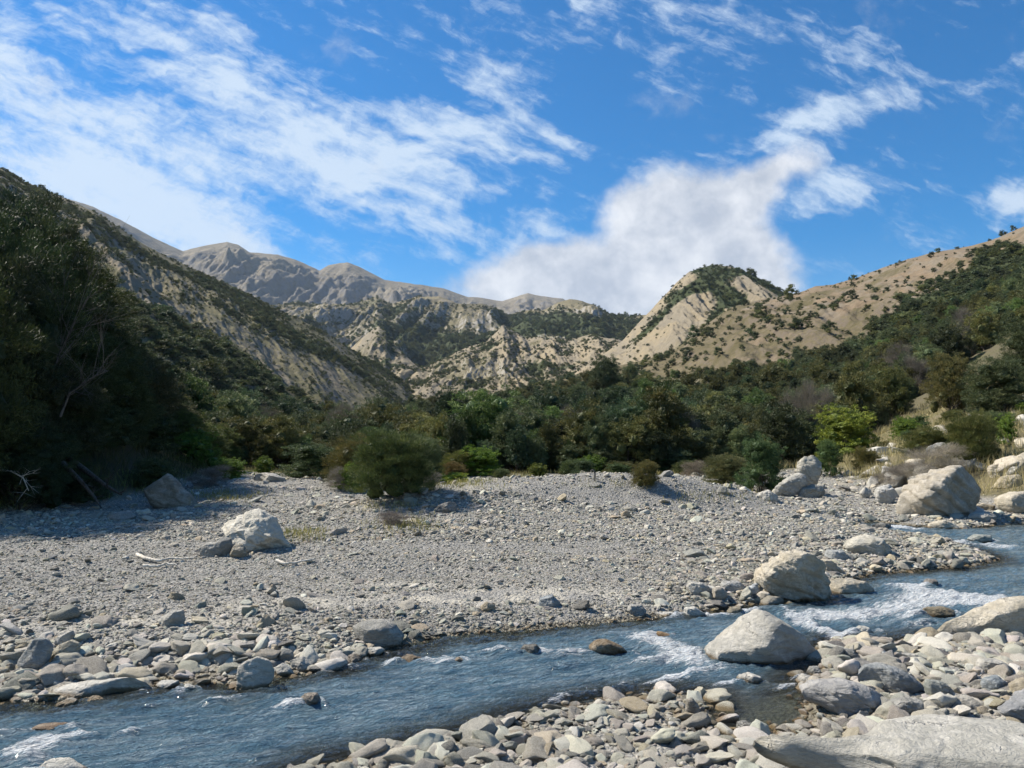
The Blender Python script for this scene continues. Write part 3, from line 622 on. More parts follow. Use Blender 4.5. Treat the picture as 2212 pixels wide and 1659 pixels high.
BL = [
 (C8([(120,600),(150,530),(290,470),(370,410),(410,350),(490,308),(560,330),(640,370),(720,430),(800,490),(850,550),(930,610),(990,660),(980,690),(900,700),(780,740),(700,765),(600,750),(450,725),(330,720),(250,690),(150,650)]), 'big pale pyramid boulder at the near edge of the river, largest in midstream', G1, PALE, dict(depth=.7, rough=.8, strat=.5)),
 (C7([(470,940),(500,880),(590,820),(640,780),(740,765),(830,785),(900,820),(930,870),(945,960),(950,1050),(930,1100),(800,1120),(700,1130),(640,1110),(520,1080),(485,1000)]), 'tall cracked cream boulder at the far waterline with dark undercut foot', G1, CREAM, dict(depth=.9, rough=1.4, strat=.9, box=.42)),
 (C7([(945,980),(960,945),(1100,950),(1180,970),(1245,1020),(1245,1090),(1200,1115),(1100,1105),(980,1070),(950,1040)]), 'blocky cream boulder leaning against the tall cracked one, in the river', G1, CREAM, dict(depth=.6, box=.45)),
 (C7([(1380,480),(1400,420),(1480,350),(1560,290),(1640,260),(1730,220),(1790,220),(1840,260),(1900,330),(1945,400),(1930,450),(1880,500),(1860,540),(1700,550),(1500,550),(1440,520),(1385,515)]), 'huge tan layered boulder below the right bank, largest of all', G3, (.46, .41, .33), dict(depth=.8, rough=.9, strat=1.4)),
 (C4([(1430,1290),(1480,1240),(1560,1195),(1660,1150),(1700,1160),(1760,1210),(1800,1280),(1830,1330),(1920,1400),(1925,1425),(1800,1430),(1600,1420),(1500,1400),(1500,1340)]), 'large white pyramid boulder alone on the gravel flat', G2, (.70, .66, .56), dict(depth=.8, rough=1.1, strat=1.0)),
 (C4([(1290,1410),(1340,1375),(1400,1370),(1440,1340),(1500,1350),(1510,1400),(1480,1465),(1400,1470),(1310,1450)]), 'grey humped boulder at the left foot of the white pyramid boulder', G2, GREY, dict(depth=.7)),
 (C4([(1490,1450),(1520,1390),(1560,1385),(1605,1430),(1600,1470),(1540,1478),(1495,1470)]), 'small brown grey boulder in front of the white pyramid boulder', G2, (.33, .29, .22), dict(depth=.8)),
 (C4([(935,1030),(1010,985),(1085,930),(1150,980),(1190,1040),(1240,1080),(1290,1120),(1290,1155),(1150,1150),(1000,1130),(940,1080)]), 'shaded grey pointed boulder below the dark left trees', G2, (.27, .25, .20), dict(depth=.6)),
 (C4([(1640,965),(1660,930),(1720,922),(1790,930),(1850,960),(1855,985),(1750,985),(1650,980)]), 'flat topped pale boulder on the far cobble ridge', G2, PALE, dict(depth=.6)),
 (C5([(150,1300),(210,1250),(330,1180),(370,1140),(450,1120),(700,1090),(860,1070),(950,1105),(1000,1150),(990,1175),(800,1200),(600,1230),(350,1300),(250,1300)]), 'long low pale boulder lying along the left waterline', G1, WHITE, dict(depth=.35, box=.8, rough=.7, base=1515)),
 (C5([(305,1300),(350,1250),(450,1205),(505,1215),(500,1290),(450,1315),(340,1315)]), 'white slab rock in front of the long low boulder, left of a pair', G1, WHITE, dict(depth=.7)),
 (C5([(500,1220),(560,1195),(640,1205),(720,1225),(720,1260),(600,1310),(540,1310)]), 'white wedge rock in front of the long low boulder, right of a pair', G1, WHITE, dict(depth=.7)),
 (C5([(1510,1165),(1540,1100),(1545,1000),(1600,960),(1660,940),(1740,960),(1775,1030),(1775,1080),(1740,1130),(1660,1210),(1600,1215),(1530,1190)]), 'upright rounded white boulder standing in the water at the left bank', G1, (.60, .57, .50), dict(depth=.7, rough=.6)),
 (C5([(1775,1010),(1830,980),(1870,1000),(1915,1050),(1850,1075),(1790,1070)]), 'small white triangular rock just right of the upright rounded boulder', G1, WHITE, dict(depth=.7)),
 (C5([(1770,930),(1830,880),(1900,900),(1910,960),(1850,985),(1790,970)]), 'grey round boulder behind the small white triangular rock', G1, GREY, dict(depth=.8)),
 (C5([(1875,960),(1960,940),(2040,1010),(2000,1040),(1900,1020)]), 'pale angular boulder overhanging the water near the left bend', G1, PALE, dict(depth=.8)),
 (C5([(1010,740),(1040,680),(1120,635),(1180,640),(1195,700),(1180,745)]), 'smooth pale boulder sunk in silt on the left flat', G2, PALE, dict(depth=.8)),
 (C5([(120,960),(180,880),(220,820),(300,820),(330,870),(320,960),(280,1020),(200,1025),(130,990)]), 'large smooth blue grey boulder near the left edge of the flat', G2, (.31, .33, .33), dict(depth=.8, rough=.5, strat=.1)),
 (C5([(315,930),(380,860),(450,830),(505,850),(505,930),(470,985),(400,980),(330,955)]), 'rounded tan boulder leaning on the smooth blue grey one', G2, (.36, .33, .24), dict(depth=.8, rough=.5)),
 (C5([(320,860),(380,800),(470,765),(490,800),(440,850),(370,875)]), 'pale slab boulder behind the rounded tan one', G2, PALE, dict(depth=.6)),
 (C6([(70,930),(130,900),(260,885),(350,910),(410,990),(380,1030),(250,1060),(130,1050),(90,1000)]), 'broad grey boulder at the far waterline left of the rapids', G1, (.36, .35, .32), dict(depth=.7, rough=.6)),
 (C6([(580,190),(630,145),(700,118),(750,130),(745,175),(700,200),(600,200)]), 'dark grey boulder on the mound below the big round bush', G2, (.17, .165, .16), dict(depth=.7)),
 (C6([(1270,800),(1290,750),(1370,725),(1425,780),(1400,810),(1300,808)]), 'blue grey boulder beside the pale silt strip', G2, BLUE, dict(depth=.8)),
 (C6([(1850,830),(1870,790),(1950,790),(1980,830),(1940,865),(1880,865)]), 'grey rounded boulder at the far waterline above the rapids', G1, GREY, dict(depth=.8)),
 (C6([(2000,860),(2040,840),(2180,840),(2210,860),(2150,885),(2050,880)]), 'flat white rock at the far waterline above the rapids', G1, (.66, .65, .60), dict(depth=.6)),
 (C6([(900,800),(940,770),(1000,790),(990,825),(930,842)]), 'ochre grey angular boulder below the silt strip', G2, TAN, dict(depth=.8)),
 (C8([(450,1200),(475,1150),(500,1115),(490,1085),(560,1095),(650,1130),(900,1145),(1080,1120),(1250,1100),(1500,1095),(2000,1085),(2212,1095),(2500,1130),(2500,1340),(1900,1450),(900,1420),(700,1320),(500,1255)]), 'long flat pale rock slab filling the bottom right corner', G1, (.56, .54, .48), dict(depth=.5, base=1775, box=.5, rough=.45, strat=.55)),
 (C8([(765,830),(850,780),(1050,765),(1200,800),(1300,860),(1330,930),(1300,980),(1200,1000),(1050,990),(900,930),(790,890)]), 'grey lens shaped boulder at the edge of the still pool', G1, (.44, .43, .42), dict(depth=.7, rough=.6, strat=.8)),
 (C8([(1135,730),(1180,670),(1300,650),(1400,680),(1500,740),(1560,800),(1550,860),(1350,850),(1200,800),(1140,770)]), 'blue grey boulder behind the lens shaped boulder', G1, (.30, .32, .33), dict(depth=.6)),
 (C8([(1600,435),(1700,380),(1850,330),(2000,290),(2100,240),(2212,225),(2500,230),(2500,500),(2212,495),(1900,490),(1700,470),(1610,455)]), 'big pale wedge boulder entering from the right edge', G1, (.58, .52, .41), dict(depth=.4, rough=.6, off=.02)),
 (C8([(1120,430),(1140,405),(1200,415),(1280,460),(1230,475),(1130,470)]), 'small white rock in the water right of the pyramid boulder', G4, WHITE, dict(depth=.7)),
 (C8([(345,760),(370,730),(440,718),(510,740),(515,775),(430,785),(360,780)]), 'grey cobble in the pool in front of the pyramid boulder', G4, PALE, dict(depth=.8)),
 (C8([(735,770),(780,720),(850,745),(905,770),(870,790),(800,795)]), 'pale angular rock at the right foot of the pyramid boulder', G4, PALE, dict(depth=.8)),
 (C8([(800,710),(830,675),(880,670),(900,720),(880,740),(820,735)]), 'small grey rock leaning on the pyramid boulder', G4, GREY, dict(depth=.8)),
 (C8([(920,705),(940,688),(1050,700),(1055,722),(940,722)]), 'flat tan rock right of the pyramid boulder', G4, TAN, dict(depth=.8)),
 (C8([(1335,960),(1350,900),(1430,870),(1540,890),(1560,950),(1500,1000),(1380,1000)]), 'grey blocky boulder right of the lens shaped boulder', G1, GREY, dict(depth=.8)),
 (C8([(1370,620),(1380,590),(1500,590),(1610,625),(1600,648),(1450,642)]), 'long pale rock lying on the right gravel bar', G1, PALE, dict(depth=.4)),
 (C8([(1290,620),(1300,575),(1360,580),(1370,630),(1300,642)]), 'cube shaped blue grey rock on the right gravel bar', G1, BLUE, dict(depth=.9)),
 (C8([(1910,670),(1940,625),(2050,620),(2120,670),(2080,720),(1950,715)]), 'pale knobbly boulder on the right gravel bar', G1, PALE, dict(depth=.8)),
 (C8([(1935,800),(1960,750),(2050,735),(2130,790),(2110,840),(1950,830)]), 'blue grey boulder near the right edge on the gravel bar', G1, BLUE, dict(depth=.8)),
 (C8([(2060,960),(2212,850),(2350,800),(2500,850),(2500,1060),(2212,1030),(2080,990)]), 'blue grey boulder cut by the right edge above the long slab', G1, (.33, .34, .36), dict(depth=.6)),
 (C8([(1020,600),(1040,555),(1110,560),(1135,620),(1110,642),(1040,638)]), 'grey rock behind the pyramid boulder on the gravel', G1, GREY, dict(depth=.8)),
 (C8([(15,960),(20,880),(60,868),(100,920),(130,970),(120,1000),(30,1000)]), 'upright wet brown grey rock at the left of the pool', G1, (.32, .29, .24), dict(depth=.8)),
 (C8([(345,1100),(350,1030),(390,1015),(460,1050),(465,1100),(400,1115)]), 'grey block at the left tip of the long slab', G1, GREY, dict(depth=.8)),
 (C7([(580,400),(600,360),(680,300),(750,265),(800,290),(800,350),(720,400),(640,430),(590,415)]), 'tilted grey slab boulder leaning left under the knobbly one', G3, (.42, .41, .37), dict(depth=.6, strat=1.0, base=1074)),
 (C7([(735,260),(745,200),(790,155),(850,150),(900,200),(890,270),(850,320),(760,310)]), 'knobbly tan boulder standing above the tilted slab', G3, (.44, .42, .35), dict(depth=.8, rough=1.3, base=1070, sink=.35)),
 (C7([(740,420),(760,370),(840,340),(910,350),(920,400),(850,430)]), 'rounded grey green boulder at the right foot of the tilted slab', G3, (.33, .32, .27), dict(depth=.8)),
 (C7([(475,430),(500,395),(560,375),(620,420),(610,450),(500,448)]), 'low pale boulder at the left foot of the tilted slab', G3, PALE, dict(depth=.8)),
 (C7([(1125,150),(1200,110),(1280,95),(1335,95),(1340,150),(1240,190),(1160,190)]), 'bright white boulder up in the grass of the right bank', G3, (.72, .69, .60), dict(depth=.7, rough=1.2)),
 (C7([(1250,400),(1260,365),(1340,335),(1385,390),(1370,440),(1310,470),(1270,460)]), 'upright pitted white boulder left of the huge tan one', G3, (.58, .57, .53), dict(depth=.8, rough=1.2)),
 (C7([(1145,400),(1180,355),(1220,375),(1220,410),(1170,430)]), 'small pale boulder in front of the yellow grass', G3, PALE, dict(depth=.8)),
 (C7([(1590,640),(1600,600),(1680,570),(1750,590),(1780,620),(1770,660),(1650,668)]), 'smooth cream boulder on the far side of the right channel, left half of a pair', G3, CREAM, dict(depth=.8, rough=.6)),
 (C7([(1760,650),(1765,605),(1820,590),(1900,640),(1890,665),(1800,668)]), 'smooth cream boulder on the far side of the right channel, right half of a pair', G3, CREAM, dict(depth=.8, rough=.6)),
 (C7([(1880,660),(1960,625),(2030,640),(2075,670),(1950,690)]), 'low white boulder right of the smooth cream pair', G3, WHITE, dict(depth=.7)),
 (C7([(1840,690),(1900,665),(2000,670),(2010,710),(1900,718)]), 'flat green grey rock in the right channel', G4, (.28, .31, .29), dict(depth=.7)),
 (C7([(2125,700),(2150,665),(2212,650),(2320,680),(2320,725),(2212,727)]), 'rounded cream boulder cut by the right edge at the channel', G3, CREAM, dict(depth=.7)),
 (C7([(1050,750),(1100,700),(1200,670),(1280,685),(1340,740),(1380,795),(1250,800),(1120,790)]), 'cream boulder half buried at the end of the gravel spit', G3, (.50, .47, .39), dict(depth=.8)),
 (C7([(915,800),(940,765),(1040,770),(1080,820),(1000,832),(930,825)]), 'flat blue grey boulder behind the tall cracked one', G3, (.36, .38, .38), dict(depth=.8)),
 (C7([(1222,605),(1290,588),(1350,600),(1350,625),(1280,635),(1230,622)]), 'black wet rock at the head of the right channel', G4, (.08, .085, .085), dict(depth=.8)),
 (C7([(900,825),(950,825),(1065,905),(1050,915),(920,917)]), 'cracked cream ledge behind the blocky cream boulder', G1, CREAM, dict(depth=.8, strat=1)),
 (C7([(490,1160),(490,1110),(560,1065),(650,1070),(660,1120),(600,1170),(520,1168)]), 'round boulder with rusty wet foot at the tall cracked boulder', G1, (.34, .31, .25), dict(depth=.8, rough=.5)),
 (C7([(400,1050),(430,1000),(490,975),(500,1050),(440,1062)]), 'bluish white rock left of the tall cracked boulder', G1, (.55, .58, .60), dict(depth=.8)),
 (C7([(240,990),(260,965),(370,970),(415,1010),(380,1045),(270,1040)]), 'flat grey boulder left of the bluish white rock', G1, (.38, .38, .37), dict(depth=.7)),
 (C7([(20,1000),(50,965),(130,980),(200,1020),(180,1060),(60,1050)]), 'pale split boulder by the waterline puddle', G1, PALE, dict(depth=.7)),
 (C7([(0,1190),(10,1140),(70,1130),(150,1180),(150,1205),(60,1210)]), 'white topped rock in the water left of the rusty footed boulder', G4, WHITE, dict(depth=.7)),
 (C7([(285,1170),(310,1135),(370,1130),(400,1170),(390,1195),(310,1195)]), 'wet brown round rock left of the rusty footed boulder', G4, (.22, .19, .13), dict(depth=.8)),
 (C7([(1980,260),(1990,215),(2050,205),(2100,240),(2080,290),(2000,300)]), 'cracked cream boulder high on the right bank', G3, CREAM, dict(depth=.8, rough=1.2)),
 (C7([(2030,480),(2050,430),(2130,395),(2212,385),(2300,420),(2300,510),(2212,520),(2150,530),(2060,500)]), 'big cream boulder right of the huge tan one', G3, CREAM, dict(depth=.8)),
 (C7([(2140,250),(2170,160),(2212,130),(2320,120),(2320,290),(2160,280)]), 'cream boulder cut by the right edge up the bank', G3, CREAM, dict(depth=.8)),
 (C7([(2020,350),(2060,290),(2180,275),(2200,330),(2120,370)]), 'yellow boulder in dry grass right of the huge tan one', G3, (.56, .48, .33), dict(depth=.8)),
 (C7([(1870,480),(1950,460),(2030,480),(2010,510),(1900,508)]), 'low tan rock at the right foot of the huge tan boulder', G3, TAN, dict(depth=.8)),
 (C7([(1840,560),(1880,530),(1960,510),(2030,545),(2030,575),(1900,580)]), 'pale grey boulder in front of the huge tan one', G3, PALE, dict(depth=.8)),
 (C7([(220,390),(240,350),(285,360),(290,400),(240,408)]), 'grey boulder below the grey dry shrub', G3, GREY, dict(depth=.8)),
 (C7([(335,300),(370,260),(410,275),(410,310),(360,318)]), 'white rock under the dark round bush', G3, WHITE, dict(depth=.8)),
 (C6([(1600,1070),(1650,1025),(1720,1020),(1820,1060),(1890,1110),(1800,1125),(1680,1110)]), 'wet brown rock in the rapid, largest breaking the water', G4, BROWN, dict(depth=.7, rough=.7)),
 (C6([(1145,1090),(1190,1050),(1270,1050),(1300,1090),(1280,1120),(1180,1125)]), 'dark wet rock in midstream left of the brown one', G4, (.12, .115, .10), dict(depth=.8)),
 (C6([(380,1140),(420,1115),(520,1130),(545,1160),(440,1174)]), 'brown rock awash near the far bank, left of two', G4, BROWN, dict(depth=.7)),
 (C6([(700,1155),(760,1130),(810,1160),(760,1177)]), 'brown rock awash near the far bank, right of two', G4, BROWN, dict(depth=.7)),
 (C6([(2010,985),(2060,965),(2140,985),(2130,1008),(2040,1005)]), 'orange brown rock awash above the rapid', G4, (.30, .19, .08), dict(depth=.7)),
 (C6([(120,1100),(150,1070),(260,1070),(290,1090),(200,1125),(140,1127)]), 'white flat rock at the water below the broad grey boulder', G4, WHITE, dict(depth=.7)),
 (C6([(40,1150),(80,1110),(130,1120),(140,1165),(80,1177)]), 'dark brown wet rock left of the white flat rock', G4, (.14, .11, .08), dict(depth=.7)),
 (C5([(1940,1210),(1980,1175),(2050,1175),(2085,1210),(2060,1260),(1990,1272),(1945,1245)]), 'dark brown block in the stream below the left bend', G4, (.15, .11, .075), dict(depth=.8, sink=.4)),
 (C5([(165,1425),(230,1385),(400,1378),(500,1400),(400,1440),(250,1442)]), 'smooth brown rock under a skin of water at left', G4, (.26, .17, .09), dict(depth=.6, rough=.4)),
 (C5([(240,1660),(300,1610),(420,1615),(560,1659),(540,1720),(250,1720)]), 'white boulder top at the bottom edge left', G4, WHITE, dict(depth=.7)),
 (C5([(1000,1130),(1040,1095),(1160,1090),(1165,1130),(1090,1157)]), 'flat white rock at the left waterline', G4, WHITE, dict(depth=.8)),
 (C5([(1190,1150),(1200,1110),(1280,1140),(1250,1170),(1195,1174)]), 'small white rock right of the flat white one at the left waterline', G4, WHITE, dict(depth=.8)),
 (C7([(1540,1180),(1560,1140),(1700,1133),(1770,1160),(1700,1200),(1580,1207)]), 'flat brown rock in the white rapid near the wedge boulder', G4, (.24, .20, .13), dict(depth=.6)),
 (C7([(1560,995),(1580,950),(1640,955),(1675,1000),(1600,1012)]), 'dark jagged rock splitting the water above the white rapid', G4, (.13, .12, .12), dict(depth=.8)),
 (C8([(1570,1700-900),(1590,760),(1700,770),(1760,830),(1740,900),(1620,900)]), 'grey green boulder in the pile right of the blue grey boulder', G1, (.30, .32, .29), dict(depth=.8)),
 (C8([(1700,920),(1720,870),(1850,860),(1960,930),(1930,975),(1750,975)]), 'grey brown boulder in the pile above the long slab', G1, (.33, .31, .27), dict(depth=.8)),
 (C8([(1220,1000),(1250,975),(1320,1000),(1330,1030),(1240,1030)]), 'small cream rock touching the long slab, left of two', G1, CREAM, dict(depth=.8)),
 (C8([(1385,1020),(1420,992),(1500,992),(1560,1030),(1450,1040)]), 'flat cream rock touching the long slab, right of two', G1, WHITE, dict(depth=.8)),
 (C8([(2115,880),(2130,790),(2212,750),(2350,740),(2350,880),(2212,885)]), 'tan boulder at the right edge above the blue grey one', G1, TAN, dict(depth=.7)),
]
BOX = []
for i, (ol, lab, grp, tnt, kw) in enumerate(BL):
    wpx = (max(p[0] for p in ol) - min(p[0] for p in ol)) * .463
    kw.setdefault('sub', 5 if wpx > 60 else 4)
    if grp in (G4,) : kw.setdefault('off', 0.0)
    nm = 'boulder' if wpx > 25 else 'rock'
    b_ = boulder(nm, ol, lab, grp, tnt, seed=i * 3.1 if False else i * 3, cat='boulder' if wpx > 25 else 'rock', **kw)
    BOX.append((b_.location.x, b_.location.y, b_.dimensions.x * .42, max(b_.dimensions.y * .42, .05)))
BOX = np.array(BOX)

# ------------------------------------------------------------------ instanced stuff
def scatter(name, P, rot, scale, idx, tint, protos, label, cat):
    me = bpy.data.meshes.new(name); n_ = len(P)
    me.vertices.add(n_); me.vertices.foreach_set('co', np.ascontiguousarray(P, np.float32).ravel())
    for k_, v in (('rot', rot), ('scl', scale)):
        a = me.attributes.new(k_, 'FLOAT_VECTOR', 'POINT'); a.data.foreach_set('vector', np.ascontiguousarray(v, np.float32).ravel())
    a = me.attributes.new('pick', 'INT', 'POINT'); a.data.foreach_set('value', np.ascontiguousarray(idx, np.int32))
    a = me.attributes.new('tint', 'FLOAT_COLOR', 'POINT'); a.data.foreach_set('color', np.concatenate([tint, np.ones((n_, 1))], 1).astype(np.float32).ravel())
    a = me.attributes.new('isin', 'FLOAT', 'POINT'); a.data.foreach_set('value', np.ones(n_, np.float32))
    o = obj(name, me); tag(o, label, cat, kind='stuff')
    ng = bpy.data.node_groups.new(name + '_nodes', 'GeometryNodeTree')
    ng.interface.new_socket('Geometry', in_out='INPUT', socket_type='NodeSocketGeometry'); ng.interface.new_socket('Geometry', in_out='OUTPUT', socket_type='NodeSocketGeometry')
    gi = ng.nodes.new('NodeGroupInput'); go = ng.nodes.new('NodeGroupOutput'); jn = ng.nodes.new('GeometryNodeJoinGeometry')
    def na(nm, typ):
        q = ng.nodes.new('GeometryNodeInputNamedAttribute'); q.data_type = typ; q.inputs[0].default_value = nm; return q.outputs[0]
    ar, as_, ap = na('rot', 'FLOAT_VECTOR'), na('scl', 'FLOAT_VECTOR'), na('pick', 'INT')
    for k_, pr in enumerate(protos):
        oi = ng.nodes.new('GeometryNodeObjectInfo'); oi.inputs[0].default_value = pr; oi.transform_space = 'ORIGINAL'
        cm = ng.nodes.new('FunctionNodeCompare'); cm.data_type = 'INT'; cm.operation = 'EQUAL'
        ci = [s for s in cm.inputs if s.type == 'INT']; ng.links.new(ap, ci[0]); ci[1].default_value = k_
        ip = ng.nodes.new('GeometryNodeInstanceOnPoints')
        ng.links.new(gi.outputs[0], ip.inputs['Points']); ng.links.new(cm.outputs[0], ip.inputs['Selection'])
        ng.links.new(oi.outputs['Geometry'], ip.inputs['Instance']); ng.links.new(ar, ip.inputs['Rotation']); ng.links.new(as_, ip.inputs['Scale'])
        ng.links.new(ip.outputs[0], jn.inputs[0])
    ng.links.new(jn.outputs[0], go.inputs[0])
    md = o.modifiers.new('scatter', 'NODES'); md.node_group = ng
    return o

ORD = ['first', 'second', 'third', 'fourth', 'fifth', 'sixth', 'seventh', 'eighth', 'ninth', 'tenth', 'eleventh', 'twelfth', 'thirteenth', 'fourteenth', 'fifteenth', 'sixteenth', 'seventeenth', 'eighteenth', 'nineteenth', 'twentieth']
# cobbles ----------------------------------------------------------
rs = np.random.RandomState(3)
def cobbles(n_, ylo, yhi, pw, ulim, med, sg, mn, mx, wetok):
    q = rs.rand(n_); Y = (ylo ** pw + q * (yhi ** pw - ylo ** pw)) ** (1 / pw)
    u_ = rs.uniform(-ulim, ulim, n_); X = u_ * Y
    sd_ = gsample(SD, X, Y); s_ = np.exp(rs.normal(math.log(med), sg, n_)) * (1 + .012 * Y)
    s_ *= 1 + .55 * np.exp(-np.clip(sd_, 0, None) / 1.2) * (Y > 8)
    cl = .45 * fbm(X * .45, Y * .45, o=3) + .7 * fbm(X * .13 + 9, Y * .8, o=3); s_ *= np.exp(.8 * cl) * np.where((Y > 8.4) & (Y < 15), .58 + .42 * sstep(.05, .3, u_), 1)
    s_ = np.clip(s_, mn, mx)
    sil = gsample(SILT, X, Y); gra = gsample(GRASS, X, Y)
    wood_ = gsample(WOOD, X, Y); keep = (wood_ < .35) & (sd_ > -wetok) & (rs.rand(n_) > sil * .85 * (s_ < .09)) & (rs.rand(n_) > gra * .93) & ((sd_ > .05) | (rs.rand(n_) < .5))
    for bx, by, ax, ay in BOX: keep &= ((X - bx) / ax) ** 2 + ((Y - by) / ay) ** 2 > .8
    return X[keep], Y[keep], s_[keep]
A = [cobbles(45000, 8.2, 14, 1.0, .75, .013, .5, .008, .06, .08), cobbles(135000, 8.5, 20, 1.3, .85, .0105, .62, .007, .11, .12), cobbles(150000, 14, 40, 1.3, .80, .0145, .45, .010, .12, .05),
     cobbles(18000, 3.6, 9.4, 1.0, .85, .020, .5, .010, .07, .12), cobbles(5200, 3.8, 9.2, 1.0, .8, .047, .5, .026, .14, .03),
     cobbles(260, 6, 12, 1.0, .8, .09, .3, .06, .16, 1.4), cobbles(1700, 18, 40, 1.0, .8, .07, .35, .04, .25, .0), cobbles(800, 9, 16, 1.0, .85, .046, .45, .03, .16, .1)]
CX = np.concatenate([a[0] for a in A]); CY = np.concatenate([a[1] for a in A]); CS = np.concatenate([a[2] for a in A])
# keep the midstream clear
nC = len(CX)
CSC = np.stack([CS * rs.uniform(.9, 1.55, nC), CS * rs.uniform(.7, 1.1, nC), CS * rs.uniform(.32, .75, nC)], 1)
CZ = ground_z(CX, CY) + CSC[:, 2] * rs.uniform(-.1, .55, nC)
CR = np.stack([rs.normal(0, .3, nC), rs.normal(0, .3, nC), rs.uniform(0, 6.28, nC)], 1)
PAL = np.array([(.335, .31, .26), (.27, .27, .245), (.45, .425, .355), (.66, .63, .54), (.40, .335, .225), (.14, .138, .125), (.285, .29, .245), (.53, .465, .34)])
PNAME = ['mid grey', 'blue grey', 'pale grey', 'white', 'tan', 'dark grey', 'green grey', 'cream']
pr = np.array([.24, .13, .20, .11, .09, .11, .08, .04]); pk = rs.choice(8, nC, p=pr / pr.sum())
nearm = (CY < 9.0) & (rs.rand(nC) < .62); pk[nearm] = rs.choice([2, 3, 7, 0], nearm.sum(), p=[.30, .52, .08, .10])
CT = PAL[pk] * 1.16 * rs.uniform(.78, 1.22, (nC, 1)) * rs.uniform(.95, 1.05, (nC, 3))
CI = rs.randint(0, 14, nC)
dx, dy = to_d(CX, CY, CZ)
vis = (dx > 5) & (dx < 2207) & (dy < 1655) & (CZ > WSL * CY - CSC[:, 2] * .5)
score = np.where(vis, np.sqrt(CSC[:, 0] * CSC[:, 2]) / CY, 0)
top = np.argsort(-score)[:300]
def zone(x, y):
    if y > 1490 and x < 1640: return ('in the near cobble bar' if y < 1580 else 'in the bottom cobble pile') + (' left of the pool' if x > 1200 else ' toward the river')
    if x >= 1640 and y > 1380: return 'on the right gravel bar'
    if y > 1440: return 'by the upright white boulder'
    if y > 1370: return 'near the rounded tan boulder' if x < 450 else 'above the river bend'
    if y > 1290: return 'along the far waterline' if x > 1000 else 'behind the broad grey boulder'
    if y > 1180: return 'right of the white pyramid boulder' if x < 1100 else 'left of the tall cracked boulder'
    return 'near the big round bush' if x < 1400 else 'below the huge tan boulder'
from collections import defaultdict
zz = defaultdict(list)
for i in top:
    fl = CSC[i, 2] / CSC[i, 0]; shp = 'flat' if fl < .38 else ('rounded' if fl > .55 else 'angular')
    zz[(PNAME[pk[i]], shp, zone(dx[i], dy[i]))].append(i)
first_of = {}
for (pc, shp, zn), L in zz.items():
    L.sort(key=lambda i: dx[i])
    for k_, i in enumerate(L):
        o = obj('cobble', STONES[CI[i]], (CX[i], CY[i], CZ[i]), CR[i], CSC[i]); o.color = (*CT[i], 1)
        lab = f'{pc} {shp} cobble {zn}' if len(L) == 1 else f'{pc} {shp} cobble {zn}, {ORD[min(k_, 19)]} from left'
        tag(o, lab, 'cobble', 'larger cobbles of the river bed')
        first_of.setdefault(int(CI[i]), o)
rest = np.ones(nC, bool); rest[top] = False
for k_ in range(14):
    if k_ not in first_of: first_of[k_] = list(first_of.values())[0]
scatter('river_stones', np.stack([CX, CY, CZ], 1)[rest], CR[rest], CSC[rest], CI[rest], CT[rest], [first_of[k_] for k_ in range(14)], 'countless small grey stones covering the river flat', 'stones')

# ------------------------------------------------------------------ vegetation
def tube(P, r0, r1, nseg=6):
    P = np.array(P, float); n_ = len(P); V = []; F = []
    for i in range(n_):
        d = P[min(i + 1, n_ - 1)] - P[max(i - 1, 0)]; d /= np.linalg.norm(d) + 1e-9
        a = np.cross(d, (0, 0, 1.)); a = a if np.linalg.norm(a) > .1 else np.cross(d, (1., 0, 0)); a /= np.linalg.norm(a); b = np.cross(d, a)
        r = r0 + (r1 - r0) * i / (n_ - 1)
        for k_ in range(nseg):
            t = 2 * math.pi * k_ / nseg; V.append(P[i] + r * (math.cos(t) * a + math.sin(t) * b))
    for i in range(n_ - 1):
        for k_ in range(nseg):
            F.append((i * nseg + k_, i * nseg + (k_ + 1) % nseg, (i + 1) * nseg + (k_ + 1) % nseg, (i + 1) * nseg + k_))
    return np.array(V), np.array(F)
def merge(parts):
    Vs, Fs, o_ = [], [], 0
    for V, F in parts: Vs.append(V); Fs.append(F + o_); o_ += len(V)
    return np.concatenate(Vs), np.concatenate(Fs)
def leaves(C, D_, L, W, r, quad=True):
    """one leaf per centre C pointing along D_"""
    n_ = len(C); D_ = D_ / (np.linalg.norm(D_, axis=1)[:, None] + 1e-9)
    S = np.cross(D_, r.normal(size=(n_, 3))); S /= np.linalg.norm(S, axis=1)[:, None] + 1e-9
    L = np.broadcast_to(L, (n_,))[:, None]; W = np.broadcast_to(W, (n_,))[:, None]
    A_ = C - D_ * L * .5; B_ = C + S * W * .5; C_ = C + D_ * L * .5; E_ = C - S * W * .5
    if quad:
        V = np.stack([A_, B_, C_, E_], 1).reshape(-1, 3); F = np.arange(4 * n_).reshape(-1, 4); k_ = 4
    else:
        V = np.stack([A_, B_, C_], 1).reshape(-1, 3); F = np.arange(3 * n_).reshape(-1, 3); k_ = 3
    return V, F, k_
